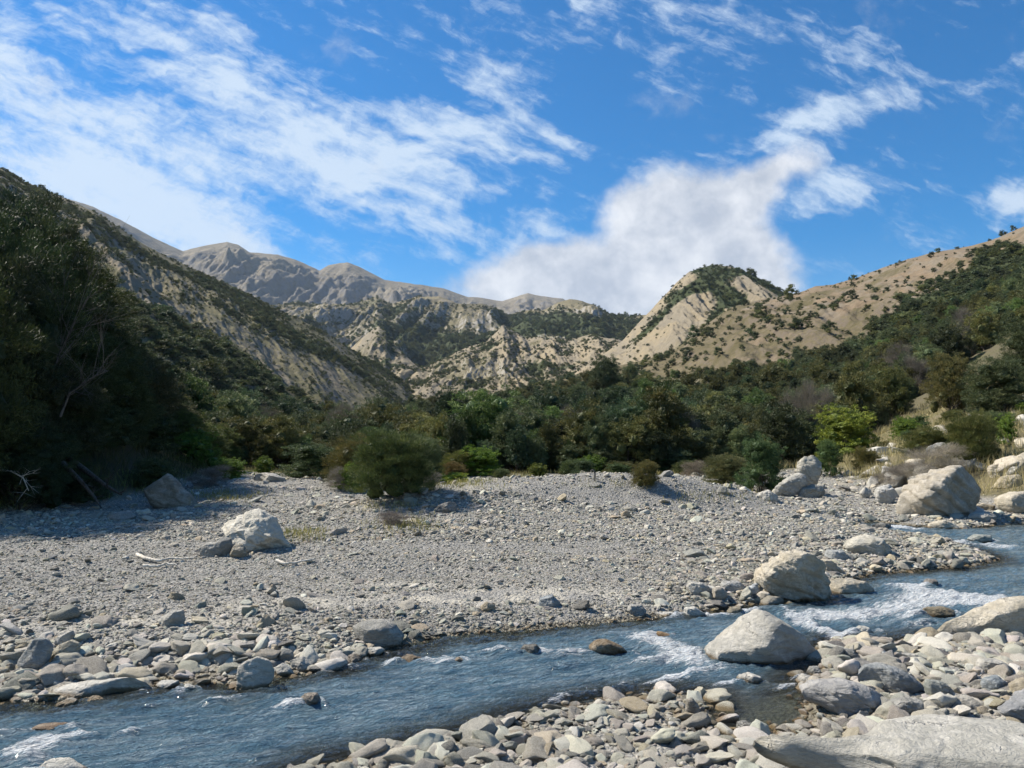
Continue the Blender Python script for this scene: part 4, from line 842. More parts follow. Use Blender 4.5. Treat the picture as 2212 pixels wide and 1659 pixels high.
def crown(seed, h, w_, z0, nlobe, nclump, nleaf, L, W, clr, up=.35, rnd=.7, quad=False, core=.0, mat=None, flat=1.0, name='crown'):
    r = np.random.RandomState(seed)
    zf = (np.arange(nlobe) + r.rand(nlobe)) / nlobe * .72 + .10; aa = np.arange(nlobe) * 2.4 + r.rand(nlobe); rad_ = .34 * w_ * np.sqrt(np.clip(1 - (zf / .95) ** 2, 0, 1)) * r.uniform(.6, 1.05, nlobe)
    lc = np.stack([np.cos(aa) * rad_, np.sin(aa) * rad_, z0 + (h - z0) * zf], 1)
    lr = np.stack([w_ * r.uniform(.17, .28, nlobe), w_ * r.uniform(.17, .28, nlobe), (h - z0) * r.uniform(.15, .26, nlobe) * flat], 1)
    k_ = r.randint(0, nlobe, nclump); d = r.normal(size=(nclump, 3)); d[:, 2] = np.where(d[:, 2] < -.3, -d[:, 2] * .6, d[:, 2]); d /= np.linalg.norm(d, axis=1)[:, None]
    cc = lc[k_] + d * lr[k_] * r.uniform(.55, 1.25, nclump)[:, None]
    q = np.repeat(np.arange(nclump), nleaf); n_ = len(q)
    e = r.normal(size=(n_, 3)); e /= np.linalg.norm(e, axis=1)[:, None]; rad = clr * r.rand(n_) ** .45 * np.repeat(r.uniform(.6, 1.35, nclump), nleaf)
    C = cc[q] + e * rad[:, None] * np.array([1, 1, .62])
    D_ = d[q] * .8 + e * .5 + np.array([0, 0, up]) + r.normal(size=(n_, 3)) * rnd
    lv = np.clip(np.repeat(r.uniform(.1, .75, nclump), nleaf) + r.normal(0, .16, n_), 0, 1)
    V, F, kk = leaves(C, D_, L * r.uniform(.6, 1.4, n_), W * r.uniform(.6, 1.4, n_), r, quad)
    a = np.repeat(lv, kk)
    if core > 0:  # added dark inner blobs that stop light leaking through the crown
        Vi, Fi = ICO[2]; Vc = []; Fl = []
        for j in range(nlobe):
            Vj = lc[j] + Vi * lr[j] * core * (1 + .25 * pn(Vi[:, 0] * 2 + j, Vi[:, 1] * 2, Vi[:, 2] * 2))[:, None]; Vc.append(Vj); Fl.append(Fi + j * len(Vi))
        Vc = np.concatenate(Vc); Fc = np.concatenate(Fl) + len(V)
        a = np.concatenate([a, np.full(len(Vc), .1)]); V = np.concatenate([V, Vc])
        return V, [F, Fc], a
    return V, [F], a
def crown_mesh(mat, *a, **k_):
    V, F, lv = crown(*a, **k_); return mesh('crown', V, F, [mat], False, {'leafv': lv})
def trunk_mesh(seed, h, r0, lean=.12, limbs=4, mat=None, stems=1):
    r = np.random.RandomState(seed); parts = []
    for s_ in range(stems):
        a0 = r.rand() * 6.28; b = np.array([math.cos(a0), math.sin(a0), 0]) * (.18 * h * lean * 4 if stems > 1 else lean * h)
        P = [np.array([0, 0, -.25]) + b * .05 + t * (np.array([0, 0, h]) + b) + r.normal(0, .02 * h, 3) * (t > 0) for t in np.linspace(0, .85, 6)]
        parts.append(tube(P, r0, r0 * .3, 6))
        for k_ in range(limbs):
            t = r.uniform(.3, .8); p = P[int(t * 5)]; a1 = r.rand() * 6.28; d = np.array([math.cos(a1), math.sin(a1), .9]) * h * r.uniform(.18, .32)
            parts.append(tube([p, p + d * .5 + r.normal(0, .03 * h, 3), p + d], r0 * .4, r0 * .12, 5))
    V, F = merge(parts); return mesh('trunk', V, F, [mat or M_BARK], True)

# unit trees: height 1 -> scaled per tree (forest kanuka), height h with width ~.7h
TREES = []       # (crown mesh, trunk mesh)
for i in range(9):
    wd = [.62, .78, .5, .9, .66, .72, .56, .82, .45][i]
    cm = crown_mesh(M_FOL, 40 + i, 1.0, wd, .04, 10 + i % 5, 300, 42, .040, .015, .060, up=.4, rnd=.65, core=.40)
    TREES.append((cm, trunk_mesh(60 + i, .75, .022, stems=1 + i % 3)))
SHR = []
for i in range(6):
    SHR.append(crown_mesh(M_FOL, 80 + i, 1.0, 1.15, .02, 6, 90, 22, .09, .045, .13, up=.3, rnd=.7, core=.50, flat=1.1))
DRYM = []
for i in range(3):
    DRYM.append(crown_mesh(M_DRY, 90 + i, 1.0, 1.2, .05, 6, 120, 40, .16, .008, .16, up=.5, rnd=.5, quad=False))

SPEC = [('dark green', (1.0, 1.0, 1.0)), ('olive green', (1.55, 1.25, .95)), ('brownish olive', (1.35, 1.08, .85)), ('grey green', (1.5, 1.5, 1.6)), ('deep blue green', (.75, .95, 1.05)), ('light green', (1.5, 1.8, 1.2))]
SPW = [.28, .30, .10, .14, .12, .06]
# forest trees on the near ground --------------------------------------------
rs = np.random.RandomState(11)
def forest_pts(n_, ylo, yhi):
    Y = np.exp(rs.uniform(math.log(ylo), math.log(yhi), n_)); u_ = rs.uniform(-.85, .80, n_); return u_ * Y, Y
FX, FY = forest_pts(16000, 42, 325)
FD_x = CXD + FX / FY * FD
FZ = ground_z(FX, FY)
gap = fbm(FX / 26 + 5, FY / 26, o=3)
fdx, fdy = to_d(FX, FY, FZ)
keep = (FD_x > 380) | (FY < 70)
edge = np.interp(FD_x, [0, 400, 700, 1000, 1300, 1500, 1700, 1850, 1950, 2100, 2400], [44, 44, 44, 42, 42, 44, 44, 60, 85, 100, 112]); keep &= FY > edge + 5.0 * fbm(FX / 6, FY / 60, o=3)
hole = blobD(fdx, fdy, [(1130, 868, 90, 10, 0, .8), (1250, 862, 80, 22, 0, .9), (1480, 835, 90, 22, 0, .9), (1390, 830, 70, 22, 0, .6), (1690, 822, 40, 10, 0, 1.0), (1700, 850, 30, 8, 0, .5), (1020, 865, 30, 10, 0, .6)])
keep &= (rs.rand(len(FX)) > hole * 1.1) & (gap > -.55)
FX, FY, FZ = FX[keep], FY[keep], FZ[keep]
FH = np.clip(np.exp(rs.normal(math.log(3.55), .32, len(FX))), 1.6, 8.5) * np.interp(FY, [42, 60, 110], [.62, .8, 1.0]) * np.where(fbm(FX / 30, FY / 30) > .15, .8, 1.05)
# remove crowding
order = np.argsort(FY); kept = []
grid = defaultdict(list)
for i in order:
    rr = FH[i] * .27; cxg, cyg = int(FX[i] // 4), int(FY[i] // 4); ok = True
    for a in (-1, 0, 1):
        for b in (-1, 0, 1):
            for j in grid[(cxg + a, cyg + b)]:
                if (FX[i] - FX[j]) ** 2 + (FY[i] - FY[j]) ** 2 < (rr * .62 + FH[j] * .17) ** 2: ok = False; break
            if not ok: break
        if not ok: break
    if ok: grid[(cxg, cyg)].append(i); kept.append(i)
kept = np.array(kept); FX, FY, FZ, FH = FX[kept], FY[kept], FZ[kept], FH[kept]
nF = len(FX); print('forest trees', nF)
spz = fbm(FX / 22, FY / 22, o=2)
FS = np.array([rs.choice(6, p=SPW) for _ in range(nF)])
FS = np.where((spz > .3) & (rs.rand(nF) < .45), 2, FS); FS = np.where((spz < -.3) & (rs.rand(nF) < .6), 0, FS)
FW = rs.uniform(.85, 1.3, nF); FI = rs.randint(0, 9, nF); FRZ = rs.uniform(0, 6.28, nF)
FT = np.array([SPEC[s][1] for s in FS]) * np.exp(rs.normal(0, .28, (nF, 1)))
fdx, fdy = to_d(FX, FY, FZ + FH)
vis = (fdx > -20) & (fdx < 2230)
ftop = np.argsort(-np.where(vis, FH / FY, 0))[:285]
def fzone(x):
    for lim, nm in [(620, 'below the dark wooded spur'), (780, 'left of the big round bush'), (960, 'behind the big round bush'), (1120, 'right of the big round bush'), (1300, 'below the fluted scree spurs'), (1450, 'left of the yellow green sapling'),
                    (1600, 'around the yellow green sapling'), (1780, 'behind the dark round bush'), (1920, 'behind the bright green shrub'), (2060, 'left on the right bank slope'), (3000, 'at the far right of the slope')]:
        if x < lim: return nm
zz = defaultdict(list)
for i in ftop:
    row = 'front row' if FY[i] < 56 else ('second row' if FY[i] < 72 else 'back rows')
    zz[(SPEC[FS[i]][0], row, fzone(fdx[i]))].append(i)
crown_src = {}
for (sp_, row, zn), L in zz.items():
    L.sort(key=lambda i: fdx[i])
    for k_, i in enumerate(L):
        e = obj('tree', None, (FX[i], FY[i], FZ[i]), (0, 0, FRZ[i])); e.empty_display_size = .3
        h = FH[i]; c = obj('crown', TREES[FI[i]][0], scale=(h * FW[i], h * FW[i], h), parent=e); c.color = (*FT[i], 1)
        t = obj('trunk', TREES[FI[i]][1], scale=(h, h, h), parent=e)
        crown_src.setdefault(int(FI[i]), c)
        tag(e, f'{sp_} tree {zn}, {row}' + (f', {ORD[min(k_, 19)]} from left' if len(L) > 1 else ''), 'tree', 'trees of the valley forest')
rest = np.ones(nF, bool); rest[ftop] = False
scatter('forest', np.stack([FX, FY, FZ], 1)[rest], np.stack([0 * FRZ, 0 * FRZ, FRZ], 1)[rest], np.stack([FH * FW, FH * FW, FH], 1)[rest], FI[rest], FT[rest], [crown_src[k_] for k_ in range(9)], 'far part of the dark valley forest behind the nearer trees', 'forest')

# shrubs on the hills ----------------------------------------------------------
def hill_pts(name, n_, smin, smax, gamma=1.0, tmax=1.02, thr=.42, floor=.03):
    X_, Y_, Z_, ve, nt = LAY[name]; ni, nj = X_.shape
    i = rs.uniform(0, min(ni - 2, (nt - 1) * tmax), n_); j = rs.uniform(0, nj - 2, n_); i0, j0 = i.astype(int), j.astype(int); a, b = i - i0, j - j0
    def s_(A_): return (A_[i0, j0] * (1 - a) + A_[i0 + 1, j0] * a) * (1 - b) + (A_[i0, j0 + 1] * (1 - a) + A_[i0 + 1, j0 + 1] * a) * b
    v = s_(ve); pr_ = sstep(thr - .3, thr + .25, v) ** gamma * .97 + floor
    k_ = rs.rand(n_) < pr_
    x, y, z = s_(X_)[k_], s_(Y_)[k_], s_(Z_)[k_]; v = v[k_]
    sz = rs.uniform(smin, smax, len(x)) * (.65 + .5 * np.clip(v, 0, 1)) * np.exp(rs.normal(0, .25, len(x)))
    return x, y, z, sz
HP = {}
for nm, n_, a_, b_, g in [('left_hill', 32000, .8, 3.0, 1.0), ('forested_spur', 4600, 2.4, 5.2, .9), ('middle_ridge', 15000, 3.5, 8, 1.2), ('scree_spurs', 9000, 1.8, 4.6, 1.2), ('scree_spurs_left', 2200, 1.8, 4.6, 1.2), ('dome_hill', 5200, 1.6, 4.6, 1.2)]:
    HP[nm] = hill_pts(nm, n_, a_, b_, g, floor=.12 if nm == 'left_hill' else .06)
def shrub_tint(n_, warm=1.0):
    k_ = rs.choice(4, n_, p=[.5, .25, .15, .1]); return np.array([(1, 1, 1), (1.5, 1.3, .9), (1.5, 1.5, 1.5), (.8, 1.0, 1.0)])[k_] * rs.uniform(.7, 1.35, (n_, 1)) * np.array([warm, 1, 1])
x, y, z, s_ = hill_pts('right_hill', 11000, 1.3, 4.0, 1.0, floor=.13)
dx, dy = to_d(x, y, z); dense = (dy > 530) & ((dx - 1975) * .61 + (dy - 655) * .795 > -12)
s_ = np.where(dense, s_ * 1.1, s_ * .95 * np.exp(rs.normal(0, .35, len(s_))))
# behind the forest of the near ground nothing of it shows
vis = (dx > 1080) & (dx < 2240) & (dy < 860)
x, y, z, s_, dense, dx, dy = [q[vis] for q in (x, y, z, s_, dense, dx, dy)]
lone = np.where(~dense)[0]; lone = lone[np.argsort(-(s_ / y)[lone])][:290]
shr_src = {}; zz = defaultdict(list)
RT = shrub_tint(len(x)); RI = rs.randint(0, 6, len(x))
def szone(x, y):
    a = 'high on brown hillside' if y < 680 else ('midway up brown hillside' if y < 740 else 'low on brown hillside')
    b = 'far left' if x < 1450 else ('below dome hill' if x < 1620 else ('below skyline dip' if x < 1760 else ('mid slope' if x < 1900 else 'beside dark woods')))
    return a + ', ' + b
def szn(s): return 'tiny' if s < 1.6 else ('small' if s < 2.6 else ('bushy' if s < 3.4 else 'large'))
for i in lone: zz[(szn(s_[i]), szone(dx[i], dy[i]))].append(i)
for (a, b), L in zz.items():
    L.sort(key=lambda i: dx[i])
    for k_, i in enumerate(L):
        o = obj('shrub', SHR[RI[i]], (x[i], y[i], z[i] - .1 * s_[i]), (0, 0, rs.rand() * 6.28), (s_[i], s_[i], s_[i])); o.color = (*RT[i], 1)
        tag(o, f'{a} dark shrub {b}' + (f', {ORD[min(k_, 19)]} from left' if len(L) > 1 else ''), 'shrub', 'scattered shrubs on the brown hillside')
        shr_src.setdefault(int(RI[i]), o)
m_ = np.ones(len(x), bool); m_[lone] = False
HP['right'] = (x[m_], y[m_], z[m_], s_[m_])
hx, hy, hz, hs = [np.concatenate([HP[k_][q] for k_ in HP]) for q in range(4)]
nh = len(hx); print('hill shrubs', nh)
scatter('hillside_scrub', np.stack([hx, hy, hz - .12 * hs], 1), np.stack([np.zeros(nh), np.zeros(nh), rs.uniform(0, 6.28, nh)], 1), np.stack([hs * 1.05, hs * 1.05, hs * rs.uniform(.7, 1.05, nh)], 1),
        rs.randint(0, 6, nh), shrub_tint(nh), [shr_src[k_] for k_ in range(6)], 'dark scrub and bush covering the far hillsides', 'scrub')

# near trees and bushes ---------------------------------------------------------
def plant(name, xd, yd, hD, wD, label, cat, cm, tm=None, tint=(1, 1, 1), yfix=None, group=None, rz=0.0, base_w=1.0):
    """hD, wD: height and width as measured; cm is a crown mesh of height 1 and width base_w"""
    if yfix is None: x0, y0, z0 = hit(xd, yd)
    else:
        u_, _ = uv(xd, yd); y0 = yfix; x0 = float(u_) * y0; z0 = float(ground_z(np.array([x0]), np.array([y0]))[0])
    h = hD / FD * y0; w_ = wD / FD * y0 / base_w
    e = obj(name, None, (x0, y0, z0 - .05 - .07 * h), (0, 0, rz))
    c = obj('crown', cm, scale=(w_, w_, h), parent=e); c.color = (*tint, 1)
    if tm: obj('trunk', tm, scale=(h, h, h), parent=e)
    tag(e, label, cat, group); return e
NT_A = [crown_mesh(M_FOL, 200 + i, 1.0, 1.0, .0, 16, 900, 85, .046, .0062, .07, up=.8, rnd=.38, core=.35) for i in range(3)]
NT_L = [crown_mesh(M_FOL, 210 + i, 1.0, .9, .06, 15, 800, 80, .028, .008, .055, up=.25, rnd=.7, core=.38) for i in range(4)]
NT_Y = [crown_mesh(M_FOLY, 220 + i, 1.0, 1.0, .03, 12, 420, 48, .032, .018, .05, up=.3, rnd=.8, core=.45) for i in range(2)]
NT_R = [crown_mesh(M_FOL, 230 + i, 1.0, 1.0, .0, 13, 620, 60, .026, .014, .055, up=.25, rnd=.8, core=.4) for i in range(2)]
NT_D = [crown_mesh(M_DRY, 240 + i, 1.0, 1.0, .02, 8, 300, 60, .12, .0035, .12, up=.5, rnd=.45) for i in range(3)]
TR_N = [trunk_mesh(250 + i, .8, .016, stems=3, limbs=5) for i in range(3)]
OL, DK, GG, BR = (1.5, 1.3, .9), (1, 1, 1), (1.4, 1.45, 1.4), (1.8, 1.3, 1.0)
plant('bush', 852, 1076, 160, 205, 'big round feathery dark green bush at the edge of the gravel flat', 'bush', NT_A[0], TR_N[0], (1.15, 1.2, .9))
plant('bush', 770, 1050, 120, 130, 'brownish feathery bush behind left of the big round bush', 'bush', NT_A[1], TR_N[1], BR)
plant('bush', 905, 1040, 110, 110, 'grey green feathery bush behind right of the big round bush', 'bush', NT_A[2], TR_N[1], GG)
plant('shrub', 757, 1058, 62, 62, 'yellow green shrub at the left foot of the big round bush', 'shrub', NT_Y[0], None, (.75, .72, .6))
plant('dry_shrub', 728, 1060, 55, 50, 'grey dry shrub left of the yellow green shrub', 'shrub', NT_D[0], None, (1, 1, 1))
plant('shrub', 980, 1045, 30, 75, 'low yellow shrub right of the big round bush', 'shrub', NT_Y[1], None, (1.3, 1.1, .7))
plant('dry_shrub', 935, 1050, 38, 45, 'small grey dry shrub right of the big round bush', 'shrub', NT_D[1], None, (.9, .9, .95))
plant('shrub', 1395, 1050, 62, 62, 'brown olive upright shrub on the skyline of the gravel mound', 'shrub', NT_A[1], None, BR)
plant('dry_shrub', 850, 1135, 38, 80, 'low grey dead shrub among rocks in front of the big round bush', 'shrub', NT_D[2], None, (.8, .75, .8))
plant('shrub', 1828, 990, 118, 145, 'bright yellow green rounded shrub on the right bank', 'shrub', NT_Y[0], TR_N[0], (1.1, .88, .8), rz=1)
plant('shrub', 1790, 1030, 90, 65, 'dark green shrub in front left of the bright yellow green one', 'shrub', NT_R[1], None, (1.2, 1.5, 1.1))
plant('bush', 1648, 1062, 135, 115, 'dense dark green round bush left of the tilted slab boulder', 'bush', NT_R[0], TR_N[1], (1.0, 1.3, 1.1))
plant('shrub', 1570, 1046, 70, 110, 'brown grey scrubby bush left of the dark round bush', 'shrub', NT_A[2], None, (1.7, 1.4, 1.3))
plant('sapling', 1493, 1010, 75, 50, 'yellow green sapling at the foot of the forest', 'sapling', NT_Y[1], TR_N[2], (.9, .85, .7), rz=2)
plant('shrub', 1965, 945, 48, 45, 'green leafy shrub up on the grass slope', 'shrub', NT_Y[1], None, (.5, .6, .6))
plant('shrub', 2000, 985, 70, 100, 'dark olive shrub behind the huge tan boulder', 'shrub', NT_A[0], None, OL, rz=1)
plant('shrub', 2105, 1010, 130, 120, 'olive feathery shrub above the huge tan boulder', 'shrub', NT_A[2], None, OL, rz=2)
plant('dry_shrub', 2020, 1040, 85, 150, 'pale grey dead bush hanging behind the huge tan boulder', 'shrub', NT_D[0], None, (1.5, 1.45, 1.4), rz=1)
plant('dry_shrub', 1940, 1050, 60, 90, 'grey dead bush left of the huge tan boulder', 'shrub', NT_D[1], None, (1.1, 1.05, 1.05), rz=1)
plant('shrub', 2175, 960, 70, 50, 'yellow green shrub near the right edge of the bank', 'shrub', NT_Y[0], None, (.8, .8, .7), rz=3)
plant('shrub', 1870, 1020, 60, 60, 'brown green shrub below the bright white boulder', 'shrub', NT_A[1], None, BR, rz=4)
plant('tree', 2160, 905, 145, 170, 'dark spreading tree on the grass slope near the right edge', 'tree', NT_L[0], TR_N[2], DK)
plant('tree', 2060, 900, 150, 120, 'dark tree left of the spreading one on the grass slope', 'tree', NT_L[1], TR_N[1], BR)
plant('tree', 2230, 830, 160, 150, 'dark tree cut by the right edge high on the slope', 'tree', NT_L[2], TR_N[0], DK)
plant('tree', 1925, 905, 130, 110, 'olive tree above the bright yellow green shrub', 'tree', NT_L[3], TR_N[0], OL)
plant('tree', 1310, 885, 108, 78, 'tall dense dark tree standing alone on the tan knoll', 'tree', NT_L[1], TR_N[1], (.95, 1.0, 1.0), yfix=210, base_w=.9)
plant('tree', 2105, 870, 50, 40, 'light green small tree beside the spreading dark tree', 'tree', NT_Y[1], TR_N[2], (.5, .62, .6), rz=4)

for q, (xd, Y, h, w_) in enumerate([(735, 60, 5.0, 3.0), (560, 70, 5, 3.5), (1010, 90, 6, 4), (1130, 58, 4.2, 2.6), (1240, 75, 5.5, 3), (1480, 52, 4.5, 2.5), (1730, 50, 5.2, 2.6), (1765, 54, 5.0, 2.8), (1940, 120, 8, 6), (2110, 105, 7, 5), (1990, 90, 5.5, 4)]):
    plant('dead_tree', xd, 950, h / Y * FD, w_ / Y * FD, 'grey leafless tree in the forest, ' + ORD[q] + ' of the grey ones by distance order' if False else f'grey leafless tree {["standing left of the big round bush", "below the wooded spur", "high in the forest behind the big round bush", "low in the forest right of the big round bush", "high in the forest below the fluted spurs", "beside the yellow green sapling", "left one of a pair behind the bright green shrub", "right one of a pair behind the bright green shrub", "high on the right slope, leftmost of three", "high on the right slope, rightmost of three", "on the right slope above the grass, lowest of three"][q]}', 'dead tree', NT_D[q % 3], TR_N[q % 3], (.8, .76, .74), yfix=Y, rz=q * 1.1, group='grey leafless trees in the forest')
r_ = np.random.RandomState(77); ed = []
for k_ in range(34):
    ed.append((r_.uniform(520, 1560), r_.uniform(35.5, 43.0), np.exp(r_.normal(math.log(1.1), .35)), r_.randint(0, 6)))
ed = [e for e in ed if not (690 < e[0] < 960 and e[1] < 38)]
KIND = [('olive', NT_A[0], OL), ('brownish', NT_A[1], BR), ('grey green', NT_A[2], GG), ('dark green', NT_R[0], (1, 1.2, 1)), ('yellow green', NT_Y[0], (.62, .62, .5)), ('dead grey', NT_D[0], (1.1, 1.05, 1))]
zz = defaultdict(list)
for e in ed: zz[(e[3], 'left of the pale stump' if e[0] < 1284 else 'right of the pale stump', 'low' if e[2] < 1.05 else 'taller')].append(e)
for (k_, zn, sz_), L in zz.items():
    L.sort()
    for q, (xd, Y, h, _) in enumerate(L):
        plant('bush', xd, 950, h / Y * FD, h * r_.uniform(1.1, 1.9) / Y * FD, f'{sz_} {KIND[k_][0]} bush at the forest edge {zn}' + (f', {ORD[q]} from left' if len(L) > 1 else ''), 'bush', KIND[k_][1], None, tuple(c * r_.uniform(.8, 1.15) for c in KIND[k_][2]), yfix=Y, rz=q * 1.7, group='bushes along the forest edge')
rb = []
for k_ in range(26): rb.append((r_.uniform(1900, 2260), r_.uniform(29, 52), np.exp(r_.normal(math.log(.8), .35)), r_.randint(0, 5)))
zz = defaultdict(list)
for e in rb: zz[(e[3], 'low on' if e[1] < 38 else 'high on')].append(e)
for (k_, zn), L in zz.items():
    L.sort()
    for q, (xd, Y, h, _) in enumerate(L):
        plant('shrub', xd, 950, h / Y * FD, h * r_.uniform(1.1, 1.8) / Y * FD, f'{KIND[k_][0]} shrub {zn} the grassy right bank' + (f', {ORD[q]} from left' if len(L) > 1 else ''), 'shrub', KIND[k_][1], None, KIND[k_][2], yfix=Y, rz=q * 1.7, group='shrubs dotted over the right bank')
rk = sorted([(r_.uniform(1870, 2225), r_.uniform(22.5, 44), np.clip(np.exp(r_.normal(math.log(.27), .45)), .12, .6)) for _ in range(84)])
CN = ['cream', 'pale', 'grey']; zz = defaultdict(list)
for q, e in enumerate(rk): zz[(q % 3, 'low' if e[1] < 27 else ('midway' if e[1] < 34 else 'high'))].append((q, e))
for (cn, zn), L in zz.items():
    for k_, (q, (xd, Y, a_)) in enumerate(L):
        x_ = float(uv(xd, 950)[0]) * Y; z_ = float(ground_z(np.array([x_]), np.array([Y]))[0]); sc_ = a_ * np.array([1, r_.uniform(.7, 1), r_.uniform(.5, .85)])
        if z_ < WSL * Y + .05: continue
        o = obj('rock', STONES[q % 14], (x_, Y, z_ + sc_[2] * .3), (r_.normal(0, .2), r_.normal(0, .2), r_.uniform(0, 6.28)), sc_); o.color = (*[(.62, .55, .43), (.58, .55, .48), (.44, .43, .39)][cn], 1)
        tag(o, f'{CN[cn]} rock {zn} on the right bank, {ORD[min(k_, 19)]} such from left', 'rock', 'rocks on the right bank')
# the dark left bank
LB = [(-60, 20.5, 5.2, 4.6, 0), (20, 22.5, 5.6, 4.6, 1), (90, 27.0, 5.4, 4.5, 2), (-40, 27, 6.0, 5, 3), (60, 33, 5.2, 5, 0), (150, 32, 4.3, 4.2, 1), (185, 37, 4.4, 4.2, 2), (215, 29, 3.7, 3.6, 3),
      (285, 31.5, 3.7, 3.8, 0), (330, 36, 3.9, 4.4, 1), (395, 36, 3.4, 3.8, 2), (440, 39, 2.9, 3.4, 3), (110, 22.5, 3.0, 3.0, 2), (165, 25, 3.2, 3.2, 0), (235, 27, 2.6, 2.8, 1), (40, 19.3, 2.3, 2.6, 3), (-160, 24, 6, 5, 1), (470, 44, 3.2, 3.6, 2), (-150, 18, 4.5, 4.0, 2)]
LN = ['tallest dark tree at the left edge', 'dark tree just inside the left edge', 'dark feathery tree above the fallen trunks', 'high dark tree on the left skyline', 'dark tree behind the left skyline', 'dark tree under the pale bare branches',
      'dark tree right of the left skyline trees', 'shaded tree behind the bare branches', 'grey brown tree at the middle of the left bank', 'brownish tree above the shaded pointed boulder', 'olive tree right of the brownish one', 'olive tree at the right end of the left bank',
      'low dark bush above the fallen trunks', 'low dark bush behind the fallen trunks', 'low dark bush left of the shaded pointed boulder', 'low dark bush at the left edge above the grass', 'dark tree cut by the left edge', 'small olive tree beyond the end of the left bank', 'dark overhanging tree at the far left edge']
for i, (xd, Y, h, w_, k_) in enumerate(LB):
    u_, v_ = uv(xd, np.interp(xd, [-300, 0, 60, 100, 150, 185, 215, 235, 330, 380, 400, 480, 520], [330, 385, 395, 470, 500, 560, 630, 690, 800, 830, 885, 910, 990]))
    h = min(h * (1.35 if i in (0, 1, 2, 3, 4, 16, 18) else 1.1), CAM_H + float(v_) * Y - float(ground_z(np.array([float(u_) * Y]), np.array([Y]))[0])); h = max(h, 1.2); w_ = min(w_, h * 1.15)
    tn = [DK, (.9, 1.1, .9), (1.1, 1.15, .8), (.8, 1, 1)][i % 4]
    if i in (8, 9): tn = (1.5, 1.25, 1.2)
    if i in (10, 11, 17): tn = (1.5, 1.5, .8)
    plant('tree', xd, 950, h / Y * FD, w_ / Y * FD, LN[i], 'tree', NT_L[k_], TR_N[i % 3], tuple(q * (.62 if i not in (10, 11, 17) else .85) for q in tn), yfix=Y, group='trees of the dark left bank', rz=i * 1.3, base_w=.9)  # tints scaled down: the bank's backlit shade is put into the leaf colour
plant('shrub', 425, 1030, 95, 110, 'bright green shrub in the olive foliage of the left bank', 'shrub', NT_Y[1], None, (.42, .55, .45), rz=1, yfix=34)
plant('shrub', 495, 1035, 50, 80, 'light green shrub at the right end of the left bank', 'shrub', NT_Y[0], None, (.6, .66, .55), rz=2)
plant('dry_shrub', 455, 1052, 55, 90, 'grey dead shrub right of the shaded pointed boulder', 'shrub', NT_D[1], None, (1, .95, .95), rz=2)
plant('dry_shrub', 60, 1090, 75, 100, 'grey dead brush at the foot of the left bank', 'shrub', NT_D[2], None, (.9, .85, .85), rz=1)
plant('shrub', 330, 1060, 80, 110, 'dark leafy bush behind the shaded pointed boulder', 'shrub', NT_R[1], None, (.9, 1.0, .9), rz=1)
plant('shrub', 245, 1050, 90, 130, 'dark bush filling the bank between the fallen trunks and the pointed boulder', 'shrub', NT_R[1], None, (.7, .8, .75), rz=5, yfix=26)
plant('shrub', 190, 1010, 120, 150, 'shaded shrub above the fallen trunks', 'shrub', NT_A[1], None, (.9, .9, .8), rz=6, yfix=28)
plant('shrub', 180, 1085, 70, 120, 'dark undergrowth bush under the fallen trunks', 'shrub', NT_R[0], None, (.8, .9, .8), rz=2)

for i, (xd, Y, h, w_, lab) in enumerate([(150, 23.5, 1.7, 2.6, 'dark bush beside the fallen trunks, left of a row'), (205, 24.5, 1.6, 2.4, 'dark bush beside the fallen trunks, second of a row'), (255, 27.5, 1.9, 2.6, 'dark bush beside the fallen trunks, third of a row'), (300, 29, 2.0, 2.8, 'dark bush beside the fallen trunks, right of a row'), (110, 21.5, 1.5, 2.2, 'dark bush left of the fallen trunks')]):
    plant('bush', xd, 950, h / Y * FD, w_ / Y * FD, lab, 'bush', NT_R[i % 2] if i % 2 else NT_A[i % 3], None, (.75, .85, .75), yfix=Y, rz=i * 2.0)
def branches(name, pts, r0, label, cat, n_side, mat, ln=.35, seed=0, spread=.5):
    r = np.random.RandomState(seed); P = np.array(pts, float); parts = [tube(P, r0, r0 * .3, 6)]
    tot = np.linalg.norm(np.diff(P, axis=0), axis=1).sum()
    for k_ in range(n_side):
        t = r.uniform(.15, .98) * (len(P) - 1); i = min(int(t), len(P) - 2); p = P[i] + (P[i + 1] - P[i]) * (t - i)
        d = P[i + 1] - P[i]; d /= np.linalg.norm(d); d = d * .8 + r.normal(0, spread, 3); d[2] += .2; L = tot * ln * r.uniform(.4, 1)
        q = [p, p + d * L * .5 + r.normal(0, .04 * L, 3), p + d * L + r.normal(0, .1 * L, 3)]
        parts.append(tube(q, r0 * .28, r0 * .06, 4))
        for _ in range(3):
            e = d + r.normal(0, spread, 3); parts.append(tube([q[1], q[1] + e * L * .4], r0 * .12, r0 * .04, 3))
    V, F = merge(parts); c = P[0].copy(); o = obj(name, mesh(name, V - c, F, [mat], True), c); tag(o, label, cat); return o
def W(xd, yd, Y):
    u_, v_ = uv(xd, yd); return (float(u_) * Y, Y, CAM_H + float(v_) * Y)
branches('bare_branch', [W(60, 960, 22), W(95, 860, 22.2), W(130, 760, 22), W(190, 640, 21.8)], .035, 'pale grey leafless tree rising through the dark left bank', 'dead tree', 26, M_DEAD, .5, 1)
branches('bare_branch', [W(130, 900, 21), W(150, 850, 21), W(200, 815, 20.8), W(235, 800, 20.6)], .035, 'bare grey branches spreading right from the left bank', 'dead branch', 18, M_DEAD, .6, 2)
branches('fallen_trunk', [W(135, 1000, 20.6), W(175, 1040, 20.0), W(205, 1075, 19.6), W(218, 1096, 19.2)], .07, 'dark fallen trunk leaning down the left bank, left of a pair', 'fallen trunk', 5, M_BARK, .25, 3)
